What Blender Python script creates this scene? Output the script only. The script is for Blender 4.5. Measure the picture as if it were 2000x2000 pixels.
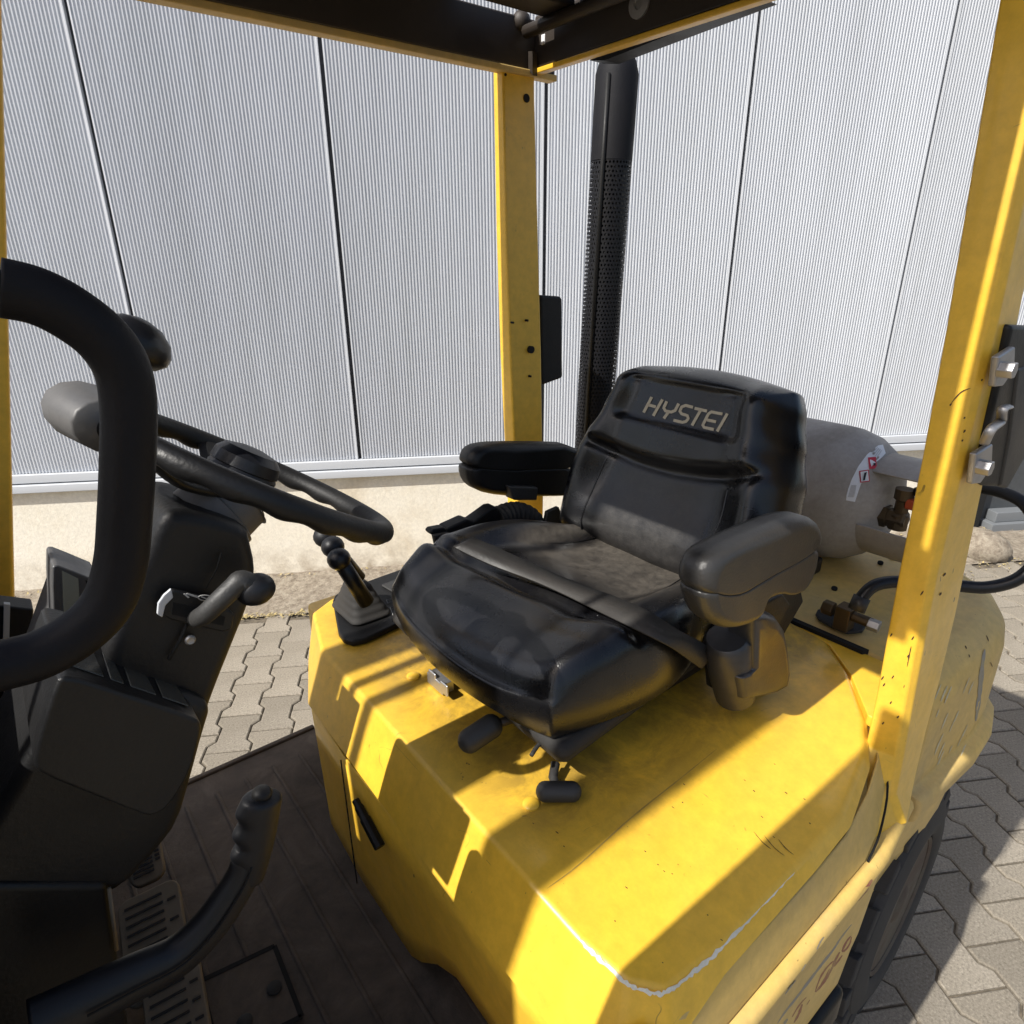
import bpy, bmesh, math, random
from mathutils import Vector, Matrix
import numpy as np
random.seed(7)
for o in list(bpy.data.objects): bpy.data.objects.remove(o)
S = bpy.context.scene
COL = S.collection

# ------------------------------------------------------------------ camera
# world frame: x = towards the rear of the truck, y = towards its far side, z up, metres
PITCH, ROLL, CH, YF = .3768, -.0063, 1.632, math.radians(51.5)
FPX = 1258.35
cp, sp = math.cos(PITCH), math.sin(PITCH)
FW = Vector((math.cos(YF), math.sin(YF), 0)); RT = Vector((math.sin(YF), -math.cos(YF), 0)); UPV = Vector((0, 0, 1))
Fv = cp*FW - sp*UPV; U0 = sp*FW + cp*UPV
cr, sr = math.cos(ROLL), math.sin(ROLL)
Rv = cr*RT + sr*U0; Uv = -sr*RT + cr*U0
CAM = Vector((0, 0, CH))
cd = bpy.data.cameras.new('camera'); cam = bpy.data.objects.new('camera', cd); COL.objects.link(cam)
cd.sensor_width = 36; cd.sensor_fit = 'HORIZONTAL'; cd.lens = 36*FPX/2000
cd.clip_start = .02; cd.clip_end = 300
M = Matrix((Rv, Uv, -Fv)).transposed().to_4x4(); M.translation = CAM
cam.matrix_world = M
S.camera = cam

# ------------------------------------------------------------------ light
SUN_EL = math.radians(47); SUN_AZ = math.radians(1.0)     # sun stands over the front of the truck (-x), a touch to +y
w = bpy.data.worlds.new('World'); S.world = w; w.use_nodes = True
nt = w.node_tree; bg = nt.nodes['Background']
sk = nt.nodes.new('ShaderNodeTexSky'); sk.sky_type = 'NISHITA'; sk.sun_disc = False
sk.sun_elevation = SUN_EL; sk.sun_rotation = math.radians(270)+SUN_AZ; sk.air_density = 1.0; sk.dust_density = 2.5; sk.ozone_density = 1.0
nt.links.new(sk.outputs[0], bg.inputs[0]); bg.inputs[1].default_value = .105
ld = bpy.data.lights.new('sun', 'SUN'); ld.energy = 5.0; ld.angle = math.radians(.5); ld.color = (1, .965, .90)
sun = bpy.data.objects.new('sun', ld); COL.objects.link(sun)
sd = Vector((-math.cos(SUN_EL)*math.cos(SUN_AZ), math.cos(SUN_EL)*math.sin(SUN_AZ), math.sin(SUN_EL)))
sun.rotation_euler = sd.to_track_quat('Z', 'Y').to_euler()
S.view_settings.view_transform = 'Standard'; S.view_settings.look = 'None'
S.view_settings.exposure = .37; S.view_settings.gamma = 1
S.render.engine = 'CYCLES'

# ------------------------------------------------------------------ helpers
def P(px, py, **k):
    """3D point on a stated real plane (x=, y= or z=) that projects on photo pixel px,py"""
    ax, val = list(k.items())[0]
    d = Fv + Rv*((px-1000)/FPX) - Uv*((py-1000)/FPX)
    i = 'xyz'.index(ax)
    return CAM + d*((val-CAM[i])/d[i])
def V(*a): return Vector(a)

WORLD = {}
def link(o, parent=None):
    COL.objects.link(o)
    if parent is not None: o.parent = parent
    return o
def thing(name, label, cat, loc, group=None):
    o = bpy.data.objects.new(name, None); COL.objects.link(o); o.location = loc
    o.empty_display_size = .1
    o['label'] = label; o['category'] = cat
    if group: o['group'] = group
    WORLD[o.name] = Vector(loc)
    return o
def wloc(o):
    return WORLD.get(o.name, Vector((0, 0, 0))) if o else Vector((0, 0, 0))
def smooth(me, ang=None):
    for p in me.polygons: p.use_smooth = True
def mk(name, verts, faces, mat, parent=None, bev=0, seg=2, sub=0, flat=False, bang=30, solid=0, auto=None, kind=None):
    """one mesh object from world-space verts"""
    me = bpy.data.meshes.new(name)
    off = wloc(parent)
    me.from_pydata([tuple(Vector(v)-off) for v in verts], [], [tuple(f) for f in faces])
    me.validate()
    bm = bmesh.new(); bm.from_mesh(me); bmesh.ops.recalc_face_normals(bm, faces=bm.faces); bm.to_mesh(me); bm.free()
    o = bpy.data.objects.new(name, me); link(o, parent)
    WORLD[o.name] = off.copy()
    if mat: me.materials.append(mat)
    if not flat: smooth(me)
    if solid:
        m = o.modifiers.new('solid', 'SOLIDIFY'); m.thickness = solid; m.offset = -1
    if bev:
        m = o.modifiers.new('bevel', 'BEVEL'); m.width = bev; m.segments = seg; m.limit_method = 'ANGLE'; m.angle_limit = math.radians(bang)
        m.harden_normals = False
        w_ = o.modifiers.new('wn', 'WEIGHTED_NORMAL'); w_.keep_sharp = True
    if sub:
        m = o.modifiers.new('sub', 'SUBSURF'); m.levels = sub; m.render_levels = sub
    if auto is not None:
        bm = bmesh.new(); bm.from_mesh(me)
        for e in bm.edges:
            if len(e.link_faces) == 2 and e.calc_face_angle() > math.radians(auto): e.smooth = False
        bm.to_mesh(me); bm.free()
    if kind: o['kind'] = kind
    return o
def cat_(lists):
    vs, fs = [], []
    for v, f in lists:
        n = len(vs); vs += list(v); fs += [tuple(i+n for i in q) for q in f]
    return vs, fs
def box(c, s, R=None):
    c = Vector(c); vs = []
    for dx in (-.5, .5):
        for dy in (-.5, .5):
            for dz in (-.5, .5):
                v = Vector((dx*s[0], dy*s[1], dz*s[2]))
                if R: v = R @ v
                vs.append(c+v)
    return vs, [(0, 1, 3, 2), (4, 6, 7, 5), (0, 4, 5, 1), (2, 3, 7, 6), (0, 2, 6, 4), (1, 5, 7, 3)]
def bx(x0, x1, y0, y1, z0, z1): return box(((x0+x1)/2, (y0+y1)/2, (z0+z1)/2), (x1-x0, y1-y0, z1-z0))
def prism(pts, ext):
    ext = Vector(ext); n = len(pts); vs = [Vector(p) for p in pts]+[Vector(p)+ext for p in pts]
    fs = [tuple(range(n)), tuple(range(2*n-1, n-1, -1))]+[(i, (i+1) % n, n+(i+1) % n, n+i) for i in range(n)]
    return vs, fs
def loft(rings, cap=True, close=True, cyc=False):
    n = len(rings[0]); vs = [Vector(p) for r in rings for p in r]; fs = []
    m = len(rings)
    for k in range(m if cyc else m-1):
        a, b = k*n, ((k+1) % m)*n
        for i in range(n if close else n-1):
            j = (i+1) % n
            fs.append((a+i, a+j, b+j, b+i))
    if cap and not cyc:
        fs.append(tuple(range(n-1, -1, -1))); fs.append(tuple((m-1)*n+i for i in range(n)))
    return vs, fs
def frame(d):
    d = d.normalized(); a = Vector((0, 0, 1)) if abs(d.z) < .9 else Vector((1, 0, 0))
    u = d.cross(a).normalized(); v = d.cross(u).normalized()
    return u, v
def chaikin(pts, n=2):
    for _ in range(n):
        o_ = []
        for i in range(len(pts)):
            a, b = pts[i], pts[(i+1) % len(pts)]
            o_ += [(a[0]*.75+b[0]*.25, a[1]*.75+b[1]*.25), (a[0]*.25+b[0]*.75, a[1]*.25+b[1]*.75)]
        pts = o_
    return pts
def cyl(p0, p1, r0, r1=None, n=20, cap=True):
    p0, p1 = Vector(p0), Vector(p1); r1 = r0 if r1 is None else r1
    u, v = frame(p1-p0)
    rs = [[p+r*(math.cos(2*math.pi*i/n)*u+math.sin(2*math.pi*i/n)*v) for i in range(n)] for p, r in ((p0, r0), (p1, r1))]
    return loft(rs, cap)
def lathe(p0, axis, prof, n=32, cap=True):
    """prof: list of (distance along axis, radius)"""
    p0 = Vector(p0); axis = Vector(axis).normalized(); u, v = frame(axis)
    rs = [[p0+axis*h+r*(math.cos(2*math.pi*i/n)*u+math.sin(2*math.pi*i/n)*v) for i in range(n)] for h, r in prof]
    return loft(rs, cap)
def catmull(pts, n=8, cyc=False):
    pts = [Vector(p) for p in pts]; out = []
    m = len(pts)
    for k in range(m if cyc else m-1):
        if cyc: a, b, c, d = pts[k-1], pts[k], pts[(k+1) % m], pts[(k+2) % m]
        else: a, b, c, d = pts[max(k-1, 0)], pts[k], pts[k+1], pts[min(k+2, m-1)]
        for i in range(n):
            t = i/n
            out.append(.5*((2*b)+(c-a)*t+(2*a-5*b+4*c-d)*t*t+(3*b-a-3*c+d)*t**3))
    if not cyc: out.append(pts[-1])
    return out
def tube(path, r, n=14, cyc=False, cap=True, flat=1.0, upv=None):
    path = [Vector(p) for p in path]; m = len(path)
    rr = r if callable(r) else (lambda t: r)
    rings = []; u = None
    for k, p in enumerate(path):
        if cyc: d = path[(k+1) % m]-path[k-1]
        else: d = path[min(k+1, m-1)]-path[max(k-1, 0)]
        d.normalize()
        if upv is not None: u = Vector(upv)-d*Vector(upv).dot(d); u.normalize()
        elif u is None: u, _ = frame(d)
        else: u = (u-d*u.dot(d)).normalized()
        v = d.cross(u)
        q = rr(k/max(1, m-1))
        rings.append([p+q*(math.cos(2*math.pi*i/n)*u+flat*math.sin(2*math.pi*i/n)*v) for i in range(n)])
    return loft(rings, cap, True, cyc)
def ball(c, r, n=16, sc=(1, 1, 1), R=None):
    c = Vector(c); m = n//2; rings = []
    for k in range(1, m):
        a = math.pi*k/m
        ring = []
        for i in range(n):
            b = 2*math.pi*i/n
            v = Vector((math.sin(a)*math.cos(b)*r*sc[0], math.sin(a)*math.sin(b)*r*sc[1], math.cos(a)*r*sc[2]))
            if R: v = R @ v
            ring.append(c+v)
        rings.append(ring)
    return loft(rings)
def rrect(w, h, r, n=5):
    """rounded rectangle outline in 2D"""
    out = []
    for cx, cy, a0 in ((w/2-r, h/2-r, 0), (-w/2+r, h/2-r, 90), (-w/2+r, -h/2+r, 180), (w/2-r, -h/2+r, 270)):
        for i in range(n+1):
            a = math.radians(a0+90*i/n); out.append((cx+r*math.cos(a), cy+r*math.sin(a)))
    return out

# ------------------------------------------------------------------ materials
def nd(nt, t, **k):
    n = nt.nodes.new(t)
    for a, b in k.items():
        if a.startswith('i_'): n.inputs[int(a[2:])].default_value = b
        else: setattr(n, a, b)
    return n
def ramp(nt, src, stops):
    r = nt.nodes.new('ShaderNodeValToRGB'); e = r.color_ramp.elements
    while len(e) < len(stops): e.new(.5)
    for k, (p_, c_) in enumerate(stops):
        e[k].position = p_; e[k].color = c_ if len(c_) == 4 else (*c_, 1)
    nt.links.new(src, r.inputs[0]); return r.outputs[0]
def mix(nt, fac, a, b, mode='MIX'):
    m = nt.nodes.new('ShaderNodeMix'); m.data_type = 'RGBA'; m.blend_type = mode
    for s_, v_ in ((0, fac), (6, a), (7, b)):
        if hasattr(v_, 'links') or isinstance(v_, bpy.types.NodeSocket): nt.links.new(v_, m.inputs[s_])
        else: m.inputs[s_].default_value = v_ if s_ == 0 or len(v_) == 4 else (*v_, 1)
    return m.outputs[2]
def noise(nt, scale, detail=6, rough=.6, vec=None, dist=0, stretch=None):
    n = nt.nodes.new('ShaderNodeTexNoise'); n.inputs['Scale'].default_value = scale; n.inputs['Detail'].default_value = detail
    n.inputs['Roughness'].default_value = rough; n.inputs['Distortion'].default_value = dist
    tc = nt.nodes.new('ShaderNodeTexCoord'); out = tc.outputs['Object']
    if stretch:
        mp = nt.nodes.new('ShaderNodeMapping'); mp.inputs['Scale'].default_value = stretch
        nt.links.new(out, mp.inputs[0]); out = mp.outputs[0]
    nt.links.new(out, n.inputs['Vector']); return n.outputs['Fac']
def mat(name, col, rough=.5, metal=0, spec=.5, coat=0):
    m = bpy.data.materials.new(name); m.use_nodes = True; b = m.node_tree.nodes['Principled BSDF']
    b.inputs['Base Color'].default_value = (*col, 1); b.inputs['Roughness'].default_value = rough; b.inputs['Metallic'].default_value = metal
    b.inputs['Specular IOR Level'].default_value = spec
    if coat: b.inputs['Coat Weight'].default_value = coat; b.inputs['Coat Roughness'].default_value = .15
    return m, m.node_tree, b
def bump(nt, b, src, strength, dist=.001):
    n = nt.nodes.new('ShaderNodeBump'); n.inputs['Strength'].default_value = strength; n.inputs['Distance'].default_value = dist
    nt.links.new(src, n.inputs['Height']); nt.links.new(n.outputs[0], b.inputs['Normal']); return n
def worn(name, col, rough, amt=.35, dirt=(.16, .12, .07), chips=True, scale=1.0, spec=.5, coat=0, chipcol=(.05, .035, .02), bumpy=.25):
    """paint or plastic with dust in large soft stains, fine dark specks and a faint orange peel"""
    m, t, b = mat(name, col, rough, spec=spec, coat=coat)
    big = ramp(t, noise(t, 3.2*scale, 7, .62, dist=.4), [(.42, (0, 0, 0)), (.72, (1, 1, 1))])
    c = mix(t, .0, col, dirt)
    mm = nd(t, 'ShaderNodeMath', operation='MULTIPLY'); t.links.new(big, mm.inputs[0]); mm.inputs[1].default_value = amt
    c = mix(t, mm.outputs[0], col, dirt)
    fine = ramp(t, noise(t, 45*scale, 8, .7), [(.3, (.86, .86, .86)), (.7, (1.08, 1.08, 1.08))])
    c = mix(t, 1.0, c, fine, 'MULTIPLY')
    if chips:
        sp_ = ramp(t, noise(t, 110*scale, 3, .5, stretch=(1, 1, .35)), [(.715, (0, 0, 0)), (.735, (1, 1, 1))])
        mk_ = ramp(t, noise(t, 6*scale, 4, .6), [(.5, (0, 0, 0)), (.62, (1, 1, 1))])
        mu = nd(t, 'ShaderNodeMath', operation='MULTIPLY'); t.links.new(sp_, mu.inputs[0]); t.links.new(mk_, mu.inputs[1])
        c = mix(t, mu.outputs[0], c, chipcol)
        nn = noise(t, 5*scale, 2, .5, dist=1.2)
        d1 = nd(t, 'ShaderNodeMath', operation='SUBTRACT'); t.links.new(nn, d1.inputs[0]); d1.inputs[1].default_value = .5
        d2 = nd(t, 'ShaderNodeMath', operation='ABSOLUTE'); t.links.new(d1.outputs[0], d2.inputs[0])
        d3 = nd(t, 'ShaderNodeMath', operation='LESS_THAN'); t.links.new(d2.outputs[0], d3.inputs[0]); d3.inputs[1].default_value = .0011
        mk2 = ramp(t, noise(t, 17*scale, 3, .6), [(.58, (0, 0, 0)), (.64, (.55, .55, .55))])
        d4 = nd(t, 'ShaderNodeMath', operation='MULTIPLY'); t.links.new(d3.outputs[0], d4.inputs[0]); t.links.new(mk2, d4.inputs[1])
        c = mix(t, d4.outputs[0], c, (.16, .10, .04))
    t.links.new(c, b.inputs['Base Color'])
    r = nd(t, 'ShaderNodeMapRange'); t.links.new(big, r.inputs[0]); r.inputs[3].default_value = rough; r.inputs[4].default_value = min(1, rough+.3)
    t.links.new(r.outputs[0], b.inputs['Roughness'])
    bump(t, b, noise(t, 260*scale, 3, .5), bumpy, .0006)
    return m
YEL = (.86, .515, .045)
M_yel = worn('yellow_paint', YEL, .30, .18, dirt=(.42, .28, .07), coat=.25)
M_yeld = worn('dusty_yellow_paint', (.68, .46, .13), .5, .8, dirt=(.48, .37, .20), scale=1.3)
M_blackpaint = worn('dark_brown_paint', (.028, .021, .016), .45, .4, dirt=(.05, .035, .025), chips=False)
M_plas = worn('black_plastic', spec=.35, col=(.007, .007, .0075), rough=.40, amt=.25, dirt=(.028, .026, .024), chips=False, bumpy=.55)
M_plas2 = worn('grey_black_plastic', (.026, .026, .026), .45, .4, dirt=(.07, .065, .06), chips=False, bumpy=.6)
M_foam = worn('foam_grip', spec=.22, col=(.0065, .0065, .009), rough=.5, amt=.2, dirt=(.022, .022, .023), chips=False, bumpy=.5)
M_rub = worn('black_rubber', (.020, .019, .018), .7, .5, dirt=(.05, .045, .04), chips=False)
M_tyre = worn('tyre_rubber', spec=.35, col=(.032, .032, .033), rough=.75, amt=.6, dirt=(.075, .07, .065), chips=False)
M_steel = worn('galvanised_steel', (.45, .45, .46), .35, .3, dirt=(.25, .2, .15), chips=False)
M_steel.node_tree.nodes['Principled BSDF'].inputs['Metallic'].default_value = .8
M_knob = worn('knob_plastic', spec=.4, col=(.008, .0085, .011), rough=.34, amt=.2, chips=False, dirt=(.035, .035, .035))
M_clamp = worn("worn_casting_and_sunlit_grey", (.085, .085, .086), .38, .5, dirt=(.15, .135, .12), chips=False)  # on the display pod this grey stands for sunlight
M_tank = worn('grey_tank_paint', (.37, .335, .30), .5, .85, dirt=(.24, .21, .175), scale=2.2, chipcol=(.12, .09, .07))
M_brass = worn('weathered_brass', (.10, .068, .035), .45, .6, dirt=(.06, .045, .03), chips=False); M_brass.node_tree.nodes['Principled BSDF'].inputs['Metallic'].default_value = .6
M_orange, _, _ = mat('orange_plastic', (.45, .07, .02), .5)
M_red, _, _ = mat('red_print', (.55, .03, .05), .5)
M_white, _, _ = mat('white_print_and_daylight', (.75, .75, .76), .5)
M_grey, _, _ = mat('grey_lettering', (.45, .45, .44), .5)
M_ink, _, _ = mat('black_ink', (.01, .01, .012), .5)
M_pedal = worn('dusty_pedal_rubber', (.17, .14, .10), .8, .6, dirt=(.28, .23, .16), chips=False)
M_chip = worn('chipped_primer', (.82, .78, .64), .6, .4, dirt=(.40, .38, .28), chips=False, scale=8)
M_redsc = worn('red_oxide_scratch', (.33, .12, .07), .8, .8, dirt=(.5, .36, .16), chips=False, scale=14)
M_greysc = worn('grey_rub_mark', (.30, .28, .24), .8, .8, dirt=(.45, .36, .18), chips=False, scale=14)
M_lcd, _, _ = mat('lcd_glass', (.28, .29, .24), .25)
M_lens, _, _ = mat('indicator_lens', (.05, .05, .045), .2)
M_dark, _, _ = mat('dark_void', (.006, .006, .006), .9)
M_letter, _, _ = mat('worn_tan_lettering', (.50, .43, .31), .6)

def vinyl(name, col, amt, dirt):
    m, t, b = mat(name, col, .2, spec=.5, coat=.15)
    big = ramp(t, noise(t, 7, 8, .65, dist=.6), [(.45, (0, 0, 0)), (.75, (1, 1, 1))])
    mm = nd(t, 'ShaderNodeMath', operation='MULTIPLY'); t.links.new(big, mm.inputs[0]); mm.inputs[1].default_value = amt
    t.links.new(mix(t, mm.outputs[0], col, dirt), b.inputs['Base Color'])
    r = nd(t, 'ShaderNodeMapRange'); t.links.new(noise(t, 14, 6, .6), r.inputs[0]); r.inputs[1].default_value = .3; r.inputs[2].default_value = .7
    r.inputs[3].default_value = .22; r.inputs[4].default_value = .36
    t.links.new(r.outputs[0], b.inputs['Roughness'])
    vo = nd(t, 'ShaderNodeTexVoronoi'); vo.inputs['Scale'].default_value = 420
    tc = nd(t, 'ShaderNodeTexCoord'); t.links.new(tc.outputs['Object'], vo.inputs['Vector'])
    ad = nd(t, 'ShaderNodeMath', operation='MULTIPLY_ADD'); t.links.new(noise(t, 24, 4, .6), ad.inputs[0]); ad.inputs[1].default_value = 2.5
    t.links.new(vo.outputs['Distance'], ad.inputs[2])
    bump(t, b, ad.outputs[0], .22, .0006)
    return m
M_vin = vinyl('black_vinyl', (.005, .005, .006), .25, (.03, .028, .025))
M_vind = vinyl('dusty_black_vinyl', (.03, .028, .026), .8, (.15, .115, .08))

def hoodmat():
    """yellow engine cover: brown grime trodden in around the seat"""
    m = worn('hood_yellow_paint', YEL, .30, .13, dirt=(.45, .30, .08), coat=.25); t = m.node_tree; b = t.nodes['Principled BSDF']
    src = b.inputs['Base Color'].links[0].from_socket
    tc = nd(t, 'ShaderNodeTexCoord'); sx = nd(t, 'ShaderNodeSeparateXYZ'); t.links.new(tc.outputs['Object'], sx.inputs[0])
    def band(out, a, b_, c_, d_):
        r1 = nd(t, 'ShaderNodeMapRange', interpolation_type='SMOOTHSTEP'); t.links.new(out, r1.inputs[0]); r1.inputs[1].default_value = a; r1.inputs[2].default_value = b_
        r2 = nd(t, 'ShaderNodeMapRange', interpolation_type='SMOOTHSTEP'); t.links.new(out, r2.inputs[0]); r2.inputs[1].default_value = d_; r2.inputs[2].default_value = c_
        q = nd(t, 'ShaderNodeMath', operation='MULTIPLY'); t.links.new(r1.outputs[0], q.inputs[0]); t.links.new(r2.outputs[0], q.inputs[1]); return q.outputs[0]
    bx_ = band(sx.outputs[0], -.30, -.17, .6, .9); by_ = band(sx.outputs[1], -.37, -.19, .34, .46); bz_ = band(sx.outputs[2], .965, .99, 1.2, 1.3)
    q = nd(t, 'ShaderNodeMath', operation='MULTIPLY'); t.links.new(bx_, q.inputs[0]); t.links.new(by_, q.inputs[1])
    q1 = nd(t, 'ShaderNodeMath', operation='MULTIPLY'); t.links.new(q.outputs[0], q1.inputs[0]); t.links.new(bz_, q1.inputs[1])
    n1 = ramp(t, noise(t, 13, 9, .72, dist=.5), [(.34, (.1, .1, .1)), (.58, (1, 1, 1))])
    q2 = nd(t, 'ShaderNodeMath', operation='MULTIPLY'); t.links.new(q1.outputs[0], q2.inputs[0]); t.links.new(n1, q2.inputs[1])
    q3 = nd(t, 'ShaderNodeMath', operation='MULTIPLY'); t.links.new(q2.outputs[0], q3.inputs[0]); q3.inputs[1].default_value = .62
    t.links.new(mix(t, q3.outputs[0], src, (.10, .068, .03)), b.inputs['Base Color'])
    return m
M_hood = hoodmat()

# ------------------------------------------------------------------ building wall (frame: X along the wall, Y into it)
YAW, WD = .1359, 3.2896
Tw = math.cos(YAW)*RT+math.sin(YAW)*FW; Nw = -math.sin(YAW)*RT+math.cos(YAW)*FW
def W(X, Y, Z): return Tw*X+Nw*Y+Vector((0, 0, Z))
def wbox(x0, x1, y0, y1, z0, z1):
    v, f = bx(x0, x1, y0, y1, z0, z1); return [W(*p) for p in v], f
m, t, b = mat('ribbed_metal', (.66, .67, .70), .38, metal=.0, spec=.5); M_wall = m
c = mix(t, .5, (.64, .655, .69), (.70, .71, .735)); nn_ = ramp(t, noise(t, 1.2, 5, .6, stretch=(1, 1, .25)), [(.35, (.54, .56, .60)), (.7, (.585, .605, .64))])
oi_ = nd(t, 'ShaderNodeObjectInfo'); mr_ = nd(t, 'ShaderNodeMapRange'); t.links.new(oi_.outputs['Random'], mr_.inputs[0]); mr_.inputs[3].default_value = .95; mr_.inputs[4].default_value = 1.04
cb_ = nd(t, 'ShaderNodeCombineColor'); [t.links.new(mr_.outputs[0], cb_.inputs[i]) for i in range(3)]
stn = ramp(t, noise(t, 16, 6, .7, stretch=(1, 1, .05)), [(.3, (.93, .93, .92)), (.6, (1.02, 1.02, 1.02))])
t.links.new(mix(t, 1.0, mix(t, 1.0, nn_, cb_.outputs[0], 'MULTIPLY'), stn, 'MULTIPLY'), b.inputs['Base Color'])
M_trim, _, _ = mat('grey_trim_metal', (.52, .54, .57), .35)
M_joint, _, _ = mat('joint_gasket', (.05, .052, .058), .6)
m, t, b = mat('cream_render', (.60, .55, .45), .9); M_plinth = m
a_ = ramp(t, noise(t, 2.2, 8, .65, dist=.3), [(.3, (.66, .57, .43)), (.5, (.80, .74, .62)), (.75, (.84, .79, .69))])
g_ = ramp(t, noise(t, 60, 6, .7), [(.3, (.88, .88, .88)), (.7, (1.08, 1.08, 1.08))])
c = mix(t, 1.0, a_, g_, 'MULTIPLY')
tc = nd(t, 'ShaderNodeTexCoord'); sx = nd(t, 'ShaderNodeSeparateXYZ'); t.links.new(tc.outputs['Object'], sx.inputs[0])
mr = nd(t, 'ShaderNodeMapRange'); t.links.new(sx.outputs[2], mr.inputs[0]); mr.inputs[1].default_value = .22; mr.inputs[2].default_value = .0
ml = nd(t, 'ShaderNodeMath', operation='MULTIPLY'); t.links.new(mr.outputs[0], ml.inputs[0]); t.links.new(ramp(t, noise(t, 9, 8, .7), [(.35, (0, 0, 0)), (.65, (1, 1, 1))]), ml.inputs[1])
t.links.new(mix(t, ml.outputs[0], c, (.30, .23, .15)), b.inputs['Base Color'])
bump(t, b, noise(t, 70, 8, .7), .5, .004)

HOLE0, HOLE1, HOLEZ = 3.34, 4.9, 1.20      # dark hatch in the wall at the right edge of the view
building = thing('warehouse', 'large warehouse wall clad in pale ribbed metal above a cream base', 'building', W(0, WD, 0))
PW, PO = .9596, -1.3041
RIBN = 62
def panel(x0, x1, z0, z1):
    a, e = x0+.009, x1-.009
    y0 = WD
    m_ = .007
    pts = [(a, y0+.020), (a, y0-.003), (a+m_, y0-.004)]
    n = RIBN; L = (e-a-2*m_)/n
    for k in range(n):
        s = a+m_+k*L
        pts += [(s+.12*L, y0+.0024), (s+.46*L, y0+.0024), (s+.58*L, y0-.003), (s+.92*L, y0-.003)]
    pts += [(e-m_+.001, y0-.004), (e, y0-.004), (e, y0+.020)]
    n = len(pts)
    vs = [W(x, y, HOLEZ if HOLE0 < x < HOLE1 else z0) for x, y in pts]+[W(x, y, z1) for x, y in pts]
    return vs, [(i, i+1, n+i+1, n+i) for i in range(n-1)]
for k in range(-5, 9):
    x0, x1 = PO+k*PW, PO+(k+1)*PW
    z0 = .664
    v, f = panel(x0, x1, z0, 4.3)
    mk('wall_panel', v, f, M_wall, building, flat=True)
v, f = wbox(PO-6*PW, PO+9*PW, WD+.021, WD+.05, .56, 4.3)
v2, f2 = wbox(PO-6*PW, HOLE0, WD+.021, WD+.05, .56, 4.3)
v3, f3 = wbox(HOLE0, PO+9*PW, WD+.021, WD+.05, HOLEZ, 4.3)
mk('joint_backing', *cat_([(v2, f2), (v3, f3)]), M_joint, building, flat=True)
for a, b_ in ((PO-6*PW, HOLE0), (HOLE1, PO+9*PW)):
    mk('upper_base_trim', *wbox(a, b_, WD-.020, WD+.02, .618, .662), M_trim, building, bev=.003, seg=1)
    mk('lower_base_trim', *wbox(a, b_, WD-.034, WD+.02, .572, .612), M_trim, building, bev=.003, seg=1)
    mk('plinth', *wbox(a, b_, WD, WD+.25, -.05, .575), M_plinth, building, flat=True)
M_hatch = worn('dark_door_steel', (.055, .06, .065), .5, .4, dirt=(.09, .09, .09), chips=False)
mk('service_door', *wbox(HOLE0, HOLE1, WD+.05, WD+.09, .0, HOLEZ), M_hatch, building, flat=True)
mk('door_frame', *cat_([wbox(HOLE0-.01, HOLE0+.05, WD-.012, WD+.05, .02, HOLEZ), wbox(HOLE0-.01, HOLE1, WD-.012, WD+.05, HOLEZ-.03, HOLEZ+.01)]), M_dark, building, flat=True)
M_sill, _, _ = mat('grey_sill', (.16, .17, .18), .5)
mk('door_sill', *cat_([wbox(HOLE0+.10, HOLE1, WD-.06, WD+.05, .0, .075), wbox(HOLE0+.14, HOLE1, WD-.03, WD+.05, .075, .14)]), M_sill, building, bev=.004, seg=1)
mk('parapet', *wbox(PO-6*PW, PO+9*PW, WD-.01, WD+.3, 4.3, 4.4), M_trim, building, flat=True)

# ------------------------------------------------------------------ ground
m, t, b = mat('joint_sand', (.10, .085, .065), .95); M_sand = m
t.links.new(ramp(t, noise(t, 40, 6, .7), [(.3, (.06, .05, .038)), (.7, (.17, .14, .10))]), b.inputs['Base Color'])
m, t, b = mat('concrete_paver', (.4, .36, .31), .9); M_pav = m
oi = nd(t, 'ShaderNodeObjectInfo')
vo = ramp(t, noise(t, 150, 6, .8), [(.33, (.095, .083, .066)), (.44, (.22, .195, .158)), (.58, (.29, .258, .212)), (.72, (.50, .46, .39))])
st = ramp(t, noise(t, 3.0, 6, .6), [(.3, (.78, .76, .72)), (.7, (1.08, 1.07, 1.05))])
c = mix(t, 1.0, vo, st, 'MULTIPLY')
rr_ = nd(t, 'ShaderNodeMapRange'); t.links.new(oi.outputs['Random'], rr_.inputs[0]); rr_.inputs[3].default_value = .86; rr_.inputs[4].default_value = 1.1
cmb = nd(t, 'ShaderNodeCombineColor'); [t.links.new(rr_.outputs[0], cmb.inputs[i]) for i in range(3)]
t.links.new(mix(t, 1.0, c, cmb.outputs[0], 'MULTIPLY'), b.inputs['Base Color'])
bump(t, b, noise(t, 300, 5, .7), .6, .002)
m, t, b = mat('mossy_strip', (.3, .25, .19), .95); M_strip = m
c = ramp(t, noise(t, 30, 9, .7), [(.3, (.13, .10, .07)), (.5, (.28, .235, .18)), (.7, (.42, .37, .29))])
t.links.new(c, b.inputs['Base Color']); bump(t, b, noise(t, 60, 9, .8), 1, .012)

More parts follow.
